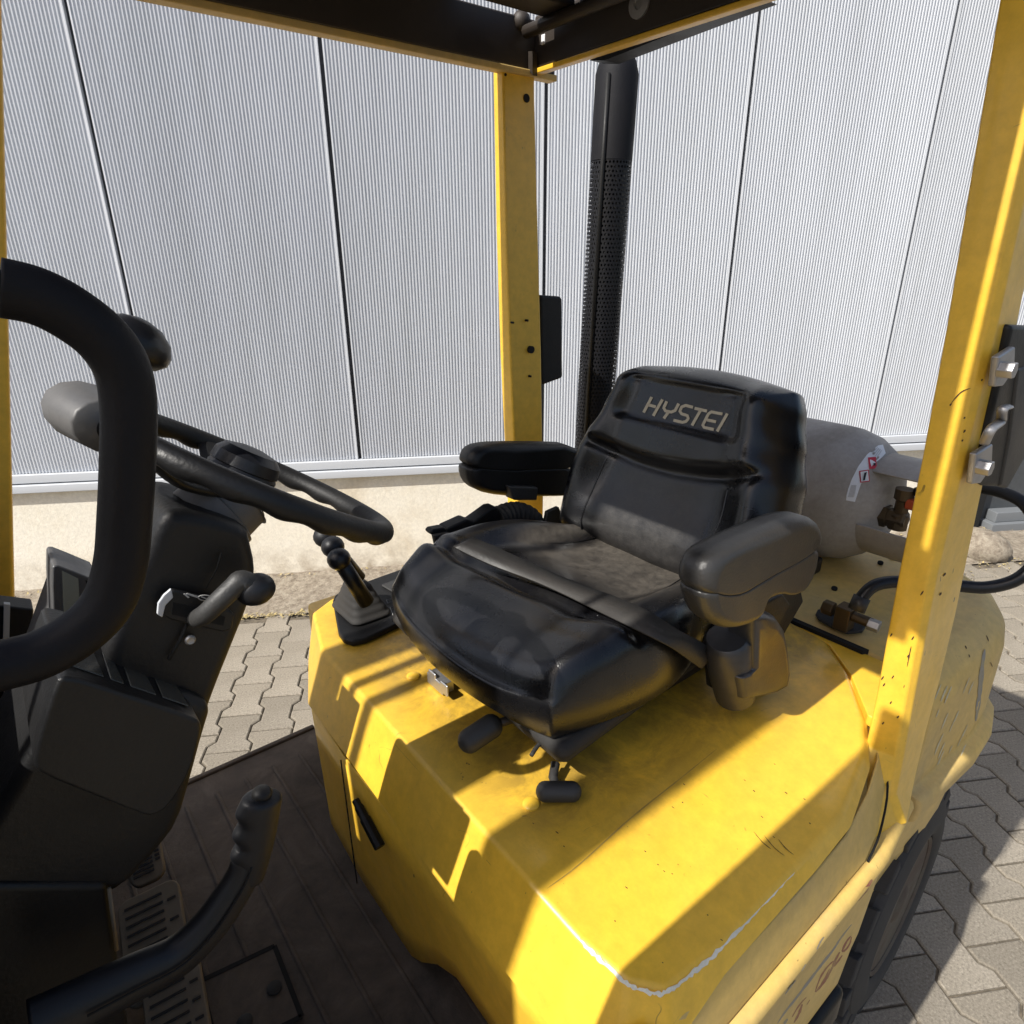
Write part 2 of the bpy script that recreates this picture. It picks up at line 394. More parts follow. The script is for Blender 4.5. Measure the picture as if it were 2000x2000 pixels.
g = mk('ground', [W(-60, -60, -.012), W(60, -60, -.012), W(60, WD+60, -.012), W(-60, WD+60, -.012)], [(0, 1, 2, 3)], M_sand, flat=True, kind='structure')
pw_, ps_, pW_ = .1329, .1995, .157
def paver_local():
    hw, hs, ww = pW_/2, ps_/2, pw_-pW_/2
    g_ = .0028
    o_ = [(hw, hs), (hw, .31*ps_), (ww, .19*ps_), (ww, -.19*ps_), (hw, -.31*ps_), (hw, -hs)]
    o_ = o_+[(-x, y) for x, y in reversed(o_)]
    def off(pts, d):
        n = len(pts); out = []
        for i in range(n):
            a, b_, c_ = Vector(pts[i-1]), Vector(pts[i]), Vector(pts[(i+1) % n])
            e1, e2 = (b_-a).normalized(), (c_-b_).normalized()
            n1, n2 = Vector((-e1.y, e1.x)), Vector((-e2.y, e2.x))
            s = 1/(1+n1.dot(n2)); q = b_-(n1+n2)*s*d
            out.append(q)
        return out
    return off(o_, -g_) if False else o_, off
def paver_geo():
    o_, off = paver_local()
    # orientation test: shrink must reduce size
    A = off(o_, .0028)
    if abs(A[0][0]) > abs(o_[0][0]): s = -1
    else: s = 1
    outer = off(o_, s*.0028); inner = off(o_, s*.0064)
    n = 12
    vs = [Vector((p[0], p[1], 0)) for p in inner]+[Vector((p[0], p[1], -.0035)) for p in outer]+[Vector((p[0], p[1], -.016)) for p in outer]
    fs = [tuple(range(n))]
    for r in range(2):
        for i in range(n):
            j = (i+1) % n; fs.append((r*n+i, (r+1)*n+i, (r+1)*n+j, r*n+j))
    return vs, fs
pv, pf = paver_geo()
pme = bpy.data.meshes.new('paver')
Rw = Matrix((Tw, Nw, UPV)).transposed()
pme.from_pydata([tuple(Rw @ v) for v in pv], [], pf); pme.materials.append(M_pav)
bm = bmesh.new(); bm.from_mesh(pme); bmesh.ops.recalc_face_normals(bm, faces=bm.faces); bm.to_mesh(pme); bm.free()
PAVEDGE = WD-.40
pavement = mk('pavement', [W(-8, -6, -.009), W(9, -6, -.009), W(9, PAVEDGE+.1, -.009), W(-8, PAVEDGE+.1, -.009)], [(0, 1, 2, 3)], M_sand, flat=True, kind='structure')
def seen(c):
    d = c-CAM; z = d.dot(Fv)
    if z <= .1: return None
    return 1000+FPX*d.dot(Rv)/z, 1000-FPX*d.dot(Uv)/z
vis, rest = [], []
for i in range(-58, 62):
    for j in range(-40, 34):
        X = -.7636+i*pw_; Y = 2.7412-(j+.5)*ps_-(ps_/2 if i % 2 else 0)
        if Y+ps_*.5 > PAVEDGE+.10: continue
        c = W(X, Y, random.uniform(-.0012, .0012)); q = seen(c)
        dist = (c-CAM).length
        if q and ((330 < q[0] < 690 and 1170 < q[1] < 1640) or (1690 < q[0] < 2060 and 1010 < q[1] < 2080)) : vis.append((dist, c))
        elif dist < 6.5: rest.append(c)
vis.sort(key=lambda a: a[0])
rest += [c for _, c in vis[290:]]
for _, c in vis[:290]:
    o = bpy.data.objects.new('paver', pme); link(o, pavement); o.location = c
    o.rotation_euler = (random.uniform(-.006, .006), random.uniform(-.006, .006), random.uniform(-.008, .008))
vs, fs = [], []
for c in rest:
    n = len(vs); vs += [c+Rw @ v for v in pv]; fs += [tuple(i+n for i in q) for q in pf]
mk('paver_field', vs, fs, M_pav, pavement, flat=True, kind='stuff')
print('pavers', len(vis), len(rest))
# rough concrete strip between pavers and wall
nx, ny = 260, 8; vs = []; fs = []
for a in range(nx+1):
    for b_ in range(ny+1):
        X = -6+a*14/nx; tt = b_/ny
        vs.append(W(X, PAVEDGE-.0+tt*.405, .002+.035*tt**1.6+random.uniform(-.004, .004)*(1 if 0 < b_ else .3)))
for a in range(nx):
    for b_ in range(ny): fs.append((a*(ny+1)+b_, (a+1)*(ny+1)+b_, (a+1)*(ny+1)+b_+1, a*(ny+1)+b_+1))
mk('kerb_strip', vs, fs, M_strip, None, kind='structure')
# dry weeds and leaves in the joints
m_, t_, b_ = mat('dry_weeds', (.38, .30, .14), .9); M_weed = m_
vs, fs = [], []
for k in range(950):
    if k < 420: X, Y = random.uniform(-1.4, -.2), PAVEDGE+random.gauss(0, .014)
    elif k < 600: X, Y = random.uniform(1.9, 3.4), PAVEDGE+random.gauss(-.02, .05)
    else:
        X, Y = random.uniform(-2.6, 4.5), WD-.015-abs(random.gauss(0, .03))
    if random.random() < .5: X = round(X/.1329)*.1329+random.gauss(0, .02)
    c = W(X, Y, .006 if k < 600 else .04); a = random.uniform(0, 6.28); L = random.uniform(.004, .016)
    d = Vector((math.cos(a), math.sin(a), random.uniform(.05, .6)))*L; e = Vector((-math.sin(a), math.cos(a), random.uniform(-.3, .3)))*L*.35
    n = len(vs); vs += [c-e, c+e, c+d+e*.4, c+d-e*.4]; fs.append((n, n+1, n+2, n+3))
mk('dry_weeds', vs, fs, M_weed, None, flat=True, kind='stuff')
# boulder-like bumper stone
bs = P(1905, 1080, z=0.0)
rocks = []
for k in range(1):
    v, f = ball(bs+Vector((0, 0, .05)), 1, 22, (.13, .17, .10))
    v = [bs+(p-bs)*1.0+Vector((random.uniform(-.004, .004),)*3) for p in v]
o = mk('bumper_stone', v, f, M_strip); o['label'] = 'rounded grey concrete bumper stone on the pavers beside the dark door'; o['category'] = 'stone'

# ------------------------------------------------------------------ the forklift
FL = thing('forklift', 'yellow gas powered forklift truck with black seat and worn paint', 'forklift', (.6, .66, 0))
HZ = 1.0
# hood: plan outline of the top edge, near-front corner first, then rearwards, round and back along the front
top = [(.326, .385, HZ), (.331, .31, .988), (.343, .255, .978), (.368, .228, .975), (.44, .221, .973), (.62, .221, .973), (.71, .224, .975),
       (.818, .248, .982), (.894, .287, .990), (.977, .352, .997), (1.035, .415, HZ), (1.05, .50, HZ), (1.05, 1.16, HZ), (.69, 1.156, HZ), (.42, 1.112, HZ), (.372, 1.085, HZ), (.332, .95, HZ)]
out = [(-.042, 0, -.095), (-.043, -.01, -.085), (-.036, -.024, -.078), (-.012, -.022, -.050), (0, -.012, -.024), (0, -.012, -.016), (.002, -.012, -.014),
       (.006, -.008, -.014), (.008, -.006, -.012), (.006, -.004, -.012), (.004, 0, -.012), (.003, 0, -.012), (.003, .012, -.05), (0, .012, -.08), (-.006, .008, -.09), (-.02, .0, -.095), (-.036, 0, -.095)]
r0 = [V(*p) for p in top]; r1 = [V(*p)+V(*d) for p, d in zip(top, out)]; r2 = [p+V(0, 0, -.004) for p in r1]
n = len(r0)
vs = r0+r1; fs = [(i, (i+1) % n, n+(i+1) % n, n+i) for i in range(n)]
# top: near band below the crease and main deck
fs.append(tuple(range(0, 11))); fs.append((0, 10)+tuple(range(11, n)))
mk('engine_hood', vs, fs, M_hood, FL, bev=.006, seg=3, bang=7)
# chipped edge along the near rim of the hood
def ribbon(path, wid, nrm, lift=.0012, jit=.35, sub=10):
    vs, fs = [], []; pts = catmull(path, sub)
    for k, p in enumerate(pts):
        d = (pts[min(k+1, len(pts)-1)]-pts[max(k-1, 0)]).normalized(); s = d.cross(Vector(nrm)).normalized()
        w0 = wid*(1+random.uniform(-jit, jit)); w1 = wid*(1+random.uniform(-jit, jit))
        taper = min(1, k/4, (len(pts)-1-k)/4)
        q = p+Vector(nrm)*lift; vs += [q-s*w0*taper, q+s*w1*taper]
        if k: fs.append((2*k-2, 2*k-1, 2*k+1, 2*k))
    return vs, fs
rim = [(.3305, .318, .9865), (.334, .29, .983), (.3415, .256, .9765), (.352, .239, .974), (.367, .2275, .9725), (.40, .2235, .9715), (.44, .2205, .9705), (.50, .2205, .970), (.56, .2205, .970), (.60, .2205, .970)]
mk('chipped_edge', *ribbon(rim, .0017, (-.35, -.45, .82), .0004, .7), M_chip, FL, flat=True)

# front panel under the hood seam
fy = [1.085, 1.075, 1.05, 1.0, .95, .80, .66, .60, .55, .50, .42, .34, .29, .255, .235, .222]
def fx(y):
    if y > .90: return .288+(y-.90)**1.25*.52
    if y < .31: return .291+(.31-y)**1.6*2.2
    return .291
def fbot(y):
    if y > .64: return .60
    if y > .52: return .60+(.64-y)/.12*.13
    return .73
rows = []
for zt in (1, .75, .5, .2, 0):
    row = []
    for y in fy:
        zt0 = .898+(.31-y)*.62 if y < .31 else .898
        z = fbot(y)+(zt0-fbot(y))*zt
        row.append(V(fx(y)+.0+(1-zt)*.006+(.02 if y < .31 and False else 0), y, z))
    rows.append(row)
# wrap the near end round into the side
vs = [p for r in rows for p in r]; nn = len(fy); fs = []
for a in range(len(rows)-1):
    for b_ in range(nn-1): fs.append((a*nn+b_, a*nn+b_+1, (a+1)*nn+b_+1, (a+1)*nn+b_))
mk('front_panel', vs, fs, M_yel, FL, solid=.004)
# near-black block paints the shade in the cavity behind the panel's raised bottom
mk('cavity_shade', *bx(.36, .44, .24, 1.1, .58, .88), M_dark, FL, flat=True)
mk('panel_seam', *cat_([bx(.2862, .2884, .8008, .8018, .60, .892)]), M_dark, FL, flat=True)
# black latch on the front panel
lp = [P(697, 1562, x=.275), P(712, 1590, x=.27), P(728, 1625, x=.27), P(742, 1655, x=.275)]
q0, q1 = P(694, 1562, x=.283), P(742, 1655, x=.283)
mk('hood_latch', *tube(catmull([q0, q0.lerp(q1, .12), q0.lerp(q1, .35), q0.lerp(q1, .5), q0.lerp(q1, .9), q1], 4), lambda t: (.0062 if t < .25 else (.0075 if t < .5 else .0088)), 8, flat=.75), M_plas, FL, bev=.001)
# near side panel between hood rim and ledge
px_ = [(.30, .235), (.33, .221), (.38, .2125), (.50, .2105), (.62, .2105), (.71, .213), (.78, .225), (.83, .241), (.862, .262)]
fx_ = lambda x, xm: x if x < .71 else .71+(x-.71)*(xm-.71)/(.862-.71)
rows = [[V(fx_(x, .895), y, z_+(.0 if k < 6 else .012*(k-5)*.8)) for k, (x, y) in enumerate(px_)] for z_ in (.946,)]
rows.append([V(fx_(x, .86), min(y, .232)-.006, .925) for x, y in px_]); rows.append([V(fx_(x, .80), min(y, .215)-.010, .895) for x, y in px_]); rows.append([V(fx_(x, .762), min(y, .210)-.010, .874) for x, y in px_])
nn = len(px_); vs = [p for r in rows for p in r]; fs = [(a*nn+b_, a*nn+b_+1, (a+1)*nn+b_+1, (a+1)*nn+b_) for a in range(len(rows)-1) for b_ in range(nn-1)]
mk('side_panel', vs, fs, M_yeld, FL, solid=.004, bev=.003)
mk('panel_gap', *tube(catmull([r_[-1]+V(.002, -.002, 0) for r_ in rows], 4), .0016, 5), M_dark, FL)
# ledge bar and lower fender
prof = [(.215, .8715), (.194, .8715), (.186, .866), (.183, .857), (.187, .848), (.192, .842), (.196, .70), (.200, .60), (.23, .60)]
def fend(x): return .842 if x < .7 else max(.60, .60)
secs = []
for x in (-.05, .2, .5, .70, .785, .805, .83, .85, .87, .90, .94):
    zb = .60 if x < .785 else (.60+(x-.785)/.045*.13 if x < .83 else .73+(x-.83)/.04*.07 if x < .87 else .80+(x-.87)*.2)
    ring = []
    for (y, z) in prof:
        zz = z if z > .8 else max(z, zb) if z > .65 else zb
        if z <= .61: zz = zb
        dz = (x-.8)*.10 if x > .8 else 0
        ring.append(V(x, y+(.02*(x-.8)/.14 if x > .8 else 0), zz+(-dz*.5 if z > .8 else 0)))
    secs.append(ring)
fend_geo = loft(secs, cap=True, close=True)
mk('lower_fender', *fend_geo, M_yeld, FL, bev=.003, seg=2, bang=35)
# rub marks and scratches on the fender, copied from the photograph
def vbvh(v_, f_): return BVHTree.FromPolygons([Vector(p) for p in v_], [tuple(q) for q in f_])
from mathutils.bvhtree import BVHTree
fender_tree = vbvh(*fend_geo)
def scratch(name, poly, wd, mt, o_=(1480, 1780), sc=.1242):
    pts = catmull([(p[0], p[1], 0) for p in poly], 5); L = []
    vs, fs = [], []; n_ = len(pts)
    for k, p in enumerate(pts):
        d = (pts[min(k+1, n_-1)]-pts[max(k-1, 0)]).normalized(); s_ = Vector((-d.y, d.x, 0))
        w_ = wd*.5*math.sin(math.pi*(k+.6)/(n_+.2))**.5*random.uniform(.75, 1.2)
        for q in (p-s_*w_, p+s_*w_):
            dr = (Fv + Rv*((o_[0]+q.x*sc-1000)/FPX) - Uv*((o_[1]+q.y*sc-1000)/FPX)).normalized()
            h = fender_tree.ray_cast(CAM, dr)
            vs.append(h[0]-dr*.0006 if h[0] else (vs[-1] if vs else Vector((0, 0, -5))))
        if k: fs.append((2*k-2, 2*k-1, 2*k+1, 2*k))
    mk(name, vs, fs, mt, FL, flat=True)
for st_, w_ in (([(1470, 385), (1400, 470), (1330, 620), (1385, 600), (1450, 500), (1475, 400)], 34), ([(1290, 640), (1235, 740), (1190, 850), (1250, 800), (1330, 690)], 42),
                ([(1190, 780), (1080, 890), (980, 1050), (900, 1270)], 26), ([(1200, 830), (1110, 1000), (1010, 1150), (910, 1270)], 44), ([(1130, 900), (1060, 1040), (980, 1170)], 18),
                ([(765, 1350), (650, 1480), (540, 1660)], 26), ([(700, 1460), (650, 1600), (570, 1750)], 42), ([(820, 1390), (770, 1470)], 14), ([(1800, -500), (1690, -330), (1560, -160)], 60)):
    scratch('paint_scratch', st_, w_, M_redsc)
for st_, w_ in (([(1475, 205), (1300, 430), (1190, 600), (1010, 830), (850, 1040), (600, 1370), (440, 1570), (310, 1760)], 40), ([(600, 1080), (520, 1180), (430, 1305)], 22), ([(755, 830), (690, 940)], 14), ([(1040, 400), (985, 480), (930, 600)], 26), ([(470, 1690), (410, 1770)], 40)):
    scratch('rub_mark', st_, w_, M_greysc)
# black step beside the floor
mk('step_board', *bx(-.1, .80, .19, .30, .52, .592), M_plas, FL, bev=.012, seg=3)

# floor
FZ = .62
m, t, b = mat('dusty_floor_mat', (.06, .045, .035), .85); M_mat = m
t.links.new(ramp(t, noise(t, 9, 9, .7, dist=.5), [(.3, (.045, .036, .029)), (.55, (.10, .078, .06)), (.75, (.16, .127, .098))]), b.inputs['Base Color']); bump(t, b, noise(t, 120, 6, .7), .6, .002)
fp = [P(395, 1528, z=FZ), P(480, 1490, z=FZ), P(620, 1423, z=FZ)]
fl = [V(-.35, .20, FZ), V(.36, .20, FZ), V(.40, 1.23, FZ), V(-.35, 1.23, FZ)]
mk('floor_plate', *prism([p-V(0, 0, .02) for p in fl], (0, 0, .02)), M_mat, FL, bev=.003)
# raised ribs of the mat, running across the truck
ribs = [bx(x-.0035, x+.0035, .22, 1.17, FZ, FZ+.0035) for x in [-.25+.058*k for k in range(11)] if abs(x-.30) > .02]
mk('mat_ribs', *cat_(ribs), M_mat, FL, bev=.0015, seg=1)
mk('floor_lip', *cat_([bx(-.35, .39, 1.228, 1.240, FZ-.07, FZ+.006)]), M_mat, FL, bev=.003)
# lift-out plate with screws
lo = [P(392, 1921, z=FZ), P(537, 1852, z=FZ), P(590, 1990, z=FZ), P(430, 2070, z=FZ)]
mk('access_plate', *prism([p+V(0, 0, .001) for p in lo], (0, 0, .004)), M_mat, FL, bev=.001)
def frame_strip(a, b_, w_): 
    d = (b_-a).normalized(); s = d.cross(V(0, 0, 1)).normalized()*w_
    return prism([a-s+V(0, 0, .0052), b_-s+V(0, 0, .0052), b_+s+V(0, 0, .0052), a+s+V(0, 0, .0052)], (0, 0, .0008))
mk('plate_gap', *cat_([frame_strip(lo[i], lo[(i+1) % 4], .0035) for i in range(4)]), M_dark, FL, flat=True)
for q in ((536, 1930), (478, 1996)):
    c = P(*q, z=FZ+.006); mk('screw', *lathe(c, (0, 0, 1), [(0, .011), (.002, .011), (.004, .007)], 12), M_rub, FL, auto=30)

# pedals
def pedal(name, c, ang, w_, l_, nrib):
    R = Matrix.Rotation(ang, 3, 'Z') @ Matrix.Rotation(math.radians(28), 3, 'Y')
    oo = [Vector((x, y, 0)) for x, y in rrect(l_, w_, .018)]
    v, f = prism([c+R @ p for p in oo], R @ V(0, 0, .012)); ob = mk(name, v, f, M_pedal, FL, bev=.003)
    L = [box(c+R @ V(-l_/2+.018+(l_-.036)*k/(nrib-1), -.004, .0135), (.0035, w_*.62, .003), R) for k in range(nrib)]
    L += [box(c+R @ V(-l_/2+.025+(l_-.05)*k/2, w_*.38, .0135), (.004, w_*.14, .003), R) for k in range(3)]
    r = mk('pedal_tread', *cat_(L), M_rub, ob, flat=True)
    return ob
pedal('accelerator_pedal', P(320, 1945, y=.66)+V(.0, .02, -.0), 1.45, .085, .20, 10) if False else None
def pedal2(name, cpx, z, u, v_, w_, l_, nrib, mt=None):
    c = P(*cpx, z=z); u = Vector(u).normalized(); nrm = u.cross(Vector(v_)).normalized(); v_ = nrm.cross(u).normalized()
    if nrm.z < 0: nrm = -nrm
    pts = [c+u*x+v_*y for x, y in rrect(w_, l_, .016)]
    ob = mk(name, *prism(pts, nrm*.012), mt or M_pedal, FL, bev=.003)
    L = []
    for k in range(nrib):
        yy = -l_/2+.016+(l_-.032)*k/(nrib-1); q = c+v_*yy+nrm*.0128-u*w_*.08
        L.append(box(q, (1, 1, 1)) if False else prism([q-u*w_*.3-v_*.0016, q+u*w_*.3-v_*.0016, q+u*w_*.3+v_*.0016, q-u*w_*.3+v_*.0016], nrm*.0015))
    for k in range(4):
        yy = -l_/2+.03+(l_-.06)*k/3; q = c+v_*yy+nrm*.0128+u*w_*.36
        L.append(prism([q-u*w_*.07-v_*.0016, q+u*w_*.07-v_*.0016, q+u*w_*.07+v_*.0016, q-u*w_*.07+v_*.0016], nrm*.0015))
    mk('pedal_tread', *cat_(L), M_rub, ob, flat=True)
    return ob
pedal2('brake_pedal', (305, 1840), .70, (.85, -.15, .1), (.05, .75, .25), .085, .15, 10)
pedal2('accelerator_pedal', (345, 1960), .69, (.85, -.15, .1), (.05, .75, .25), .075, .13, 8)
pedal2('inching_pedal', (287, 1680), .72, (.85, -.15, .1), (.05, .75, .35), .05, .08, 8)
mk('pedal_arm', *tube([P(262, 1640, z=.74), P(245, 1700, z=.72), P(215, 1720, z=.74)], .014, 8), M_brass, FL)

# ------------------------------------------------------------------ guard pillars and roof
I_ = [(1952, 0), (1870, 500), (1830, 750), (1759, 1100), (1740, 1199), (1720, 1310), (1706, 1389), (1702, 1460), (1698, 1560), (1690, 1672)]
R_ = [(2062, -30), (1960, 500), (1905, 740), (1818, 1100), (1800, 1199), (1778, 1317), (1765, 1389), (1752, 1466), (1735, 1560), (1718, 1660)]
O_ = [(2110, -60), (2010, 480), (1962, 720), (1878, 1100), (1862, 1180), (1833, 1300), (1817, 1365), (1800, 1430), (1780, 1520), (1764, 1596)]
secs = []
zr = [P(*p, x=.87).z for p in I_]
tb = lambda arr, ax, v: [P(*p, **{ax: v}) for p in arr]
Is = tb(I_, 'x', .87); Rs = tb(R_, 'x', .872)
Os = [P(*o_, y=r_.y) for o_, r_ in zip(O_, Rs)]
def at_z(arr, z):
    a = sorted(arr, key=lambda p: p.z)
    if z <= a[0].z: a0, a1 = a[0], a[1]
    elif z >= a[-1].z: a0, a1 = a[-2], a[-1]
    else:
        for a0, a1 in zip(a, a[1:]):
            if a0.z <= z <= a1.z: break
    t = (z-a0.z)/(a1.z-a0.z+1e-9); return a0.lerp(a1, t)
for z in (1.96, 1.85, 1.7, 1.55, 1.4, 1.25, 1.15, 1.05, .97, .93, .90, .862):
    i_, r_, o_ = at_z(Is, z), at_z(Rs, z), at_z(Os, z)
    xo = max(.95, min(1.08, o_.x))
    if z < .975:
        t_ = (z-.862)/(.975-.862); i_ = V(.757+(.87-.757)*t_**.8, .200+(.268-.200)*t_, z)
    secs.append([V(i_.x, i_.y, z), V(i_.x*.6+r_.x*.4-.002, i_.y*.6+r_.y*.4, z), V(max(r_.x, i_.x), min(r_.y, i_.y), z), V(max(r_.x, i_.x)+.012, min(r_.y, i_.y)-.006, z), V(xo, r_.y-.004, z), V(xo, max(i_.y, .262), z)])
pil_geo = loft(secs)
mk('rear_pillar', *pil_geo, M_yel, FL, bev=.009, seg=4, bang=18)
# far rear pillar
ft = [((962, 150), (982, 160), (1045, 150)), ((968, 450), (988, 450), (1052, 450)), ((976, 700), (997, 700), (1058, 700)), ((990, 985), (1010, 985), (1062, 985))]
secs = []
for o_, i_, r_ in ft:
    io = P(*i_, x=.87); oo = P(*o_, x=.87); rr2 = P(*r_, y=io.y); oo.z = io.z; rr2.z = io.z
    secs.append([V(io.x, io.y, io.z), V(oo.x, oo.y, io.z), V(rr2.x, oo.y, io.z), V(rr2.x, io.y, io.z)])
e0 = [p+(secs[0][0]-secs[1][0])*.05 for p in secs[0]]; 
last = [V(p.x, p.y, .97) for p in secs[-1]]
mk('rear_pillar', *loft([[V(p.x, p.y, 1.985) for p in secs[0]]]+secs+[last]), M_yel, FL, bev=.005, seg=2, bang=40)
for q, r in (((1028, 192), .0075), ((1038, 683), .0078), ((1030, 626), .0025), ((1036, 735), .0025), ((1002, 630), .0022), ((987, 146), .0025)):
    yi = P(q[0], q[1], x=.95).y
    c = P(*q, y=1.104 if q[1] < 500 else 1.094)
    c = P(*q, y=secs[0][0].y+(secs[-1][0].y-secs[0][0].y)*min(1, max(0, (1.93-c.z)/(1.93-1.1))))
    mk('pillar_hole', *cyl(c+V(0, -.0016, 0), c+V(0, .01, 0), r, n=16), M_dark, FL, flat=True)
# black lamp box on the far pillar
v, f = prism([P(*q, y=1.11) for q in ((1056, 576), (1097, 579), (1099, 585), (1100, 738), (1062, 752), (1058, 752))], (0, .09, 0))
mk('rear_lamp', v, f, M_plas, FL, bev=.006, seg=3)
# front pillars (far one at the left edge of the view, near one beside the camera)
def slant(x0b, x0t, wx, y0, y1, zb, zt):
    return loft([[V(x0b-wx, y0, zb), V(x0b, y0, zb), V(x0b, y1, zb), V(x0b-wx, y1, zb)], [V(x0t-wx, y0, zt), V(x0t, y0, zt), V(x0t, y1, zt), V(x0t-wx, y1, zt)]])
mk('front_pillar', *slant(-.175, .128, .075, 1.15, 1.21, .60, 1.985), M_yel, FL, bev=.006)
mk('front_pillar', *slant(-.20, -.022, .08, .215, .274, .60, 2.0), M_yel, FL, bev=.006)

# roof frame
mk('roof_beam', *bx(.10, 1.0, 1.112, 1.124, 1.963, 2.045), M_blackpaint, FL, bev=.004)
mk('beam_flange', *bx(.10, 1.0, 1.106, 1.130, 1.952, 1.963), M_yeld, FL, bev=.002)
mk('roof_beam', *bx(.10, 1.0, .225, .262, 1.99, 2.05), M_blackpaint, FL, bev=.004)
mk('roof_beam', *bx(.945, .975, .262, 1.112, 1.966, 2.05), M_blackpaint, FL, bev=.004)
mk('beam_flange', *bx(.942, .960, .262, 1.106, 1.957, 1.966), M_yel, FL, bev=.002)
mk('roof_beam', *bx(.10, .16, .262, 1.112, 1.97, 2.05), M_blackpaint, FL, bev=.004)
for k in range(7):
    y = .985-.107*k
    mk('roof_bar', *bx(.70, .93, y, y+.071, 2.030, 2.050), M_blackpaint, FL, bev=.004)
mk('roof_plate', *bx(.772, .945, .27, .99, 2.0505, 2.058), M_blackpaint, FL, bev=.003)
mk('roof_plate', *bx(.12, .772, .27, 1.11, 2.0505, 2.058), M_blackpaint, FL, bev=.003)
mk('bar_support', *cyl((.915, .28, 2.018), (.915, 1.10, 2.018), .011, n=10), M_blackpaint, FL)
mk('weld_joint', *ball(P(1018, 42, x=.915), .018, 12), M_blackpaint, FL)
c = P(1248, 6, x=.943)
mk('washer', *lathe(c+V(.003, 0, 0), (-1, 0, 0), [(0, .021), (.004, .021), (.0045, .009), (.002, .008)], 24), M_steel, FL, auto=30)
c = P(1061, 77, x=.944)
mk('slot_daylight', *box(c, (.003, .010, .016)), M_white, FL, bev=.002)  # solid white block paints the daylight showing through a slot
mk('corner_gusset', *prism([P(1010, 100, x=.93), P(1040, 100, x=.93), P(1040, 147, x=.93)], (.012, 0, 0)), M_blackpaint, FL, flat=True)
# black bracket strip behind the rear beam
mk('exhaust_bracket', *prism([P(1152, 118, x=1.03), P(1170, 100, x=1.03), P(1470, -5, x=1.03), P(1490, -3, x=1.03), P(1180, 118, x=1.03)], (.04, 0, 0)), M_plas, FL, flat=True)

# exhaust stack with perforated shield
m, t, b = mat('perforated_black_steel', (.007, .007, .009), .45, spec=.3); M_perf = m
tc = nd(t, 'ShaderNodeTexCoord'); sx = nd(t, 'ShaderNodeSeparateXYZ'); t.links.new(tc.outputs['UV'], sx.inputs[0])
def mth(op, a, b_=None):
    n_ = nd(t, 'ShaderNodeMath', operation=op)
    for i_, v_ in enumerate((a, b_)):
        if v_ is None: continue
        if isinstance(v_, bpy.types.NodeSocket): t.links.new(v_, n_.inputs[i_])
        else: n_.inputs[i_].default_value = v_
    return n_.outputs[0]
uu = mth('MULTIPLY', sx.outputs[0], 36); vv = mth('MULTIPLY', sx.outputs[1], 92)
odd = mth('MULTIPLY', mth('MODULO', mth('FLOOR', vv), 2), .5)
fu = mth('SUBTRACT', mth('FRACT', mth('ADD', uu, odd)), .5); fv = mth('SUBTRACT', mth('FRACT', vv), .5)
rad = mth('ADD', mth('MULTIPLY', fu, fu), mth('MULTIPLY', fv, fv))
hole = mth('LESS_THAN', rad, .085)
tr = nd(t, 'ShaderNodeBsdfTransparent'); ms = nd(t, 'ShaderNodeMixShader'); t.links.new(hole, ms.inputs[0]); t.links.new(b.outputs[0], ms.inputs[1]); t.links.new(tr.outputs[0], ms.inputs[2])
t.links.new(ms.outputs[0], t.nodes['Material Output'].inputs['Surface'])
xb, xt = V(1.232, 1.2, .95), V(1.262, 1.2, 1.84)
nseg, nz_ = 28, 2; vs, fs, uvs = [], [], []
for k in range(nz_+1):
    c = xb.lerp(xt, k/nz_)
    for i in range(nseg+1):
        a = 2*math.pi*i/nseg; vs.append(c+V(math.cos(a), math.sin(a), 0)*.049)
for k in range(nz_):
    for i in range(nseg): fs.append((k*(nseg+1)+i, k*(nseg+1)+i+1, (k+1)*(nseg+1)+i+1, (k+1)*(nseg+1)+i))
o = EX = mk('exhaust_stack', vs, fs, M_perf, FL)
uv = o.data.uv_layers.new(name='UVMap')
for p in o.data.polygons:
    for li in p.loop_indices:
        vi = o.data.loops[li].vertex_index; uv.data[li].uv = ((vi % (nseg+1))/nseg, (vi//(nseg+1))/nz_)
mk('stack_cap', *lathe(xt, xt-xb, [(0, .0492), (.175, .0492), (.20, .042), (.215, .034), (.218, .012)], 28), M_foam, EX, auto=40)
mk('inner_pipe', *cyl(xb, xt, .041, n=20), M_dark, EX)
mk('shield_seam', *tube([xb+V(-.047, -.018, 0), xt+V(-.047, -.018, 0), xt+(xt-xb).normalized()*.17+V(-.047, -.018, 0)], .006, 6), M_plas, EX)

# long black work lamp bracket on the near rear pillar
BR = []
v, f = prism([P(*q, y=.235) for q in ((1978, 634), (2080, 640), (2040, 860), (1985, 900), (1962, 952), (1925, 950), (1908, 940), (1925, 860), (1950, 760), (1965, 690))], (0, .05, 0))
mk('side_bracket', v, f, M_plas, FL, bev=.006, seg=2)
v, f = prism([P(*q, y=.232) for q in ((1990, 720), (2060, 700), (2010, 880), (1968, 955), (1955, 950), (1972, 860))], (0, .012, 0))
mk('bracket_cover', v, f, M_plas2, FL, bev=.004)
for q in ((1962, 722), (1918, 912)):
    c = P(*q, y=.222)
    ob = mk('bracket_washer', *prism([P(q[0]+a, q[1]+b_, y=.226) for a, b_ in ((-10, -25), (22, -45), (20, 0), (-2, 32), (-18, 34))], (0, .008, 0)), M_steel, FL, bev=.002)
    mk('bolt', *cyl(c+V(0, -.010, 0), c+V(0, .006, 0), .0095, n=6), M_steel, FL, bev=.001)
mk('twisted_clip', *tube(catmull([P(1922, 866, y=.222), P(1936, 838, y=.216), P(1955, 822, y=.222), P(1958, 800, y=.218), P(1970, 794, y=.224)], 5), .0055, 8, flat=.5), M_steel, FL)

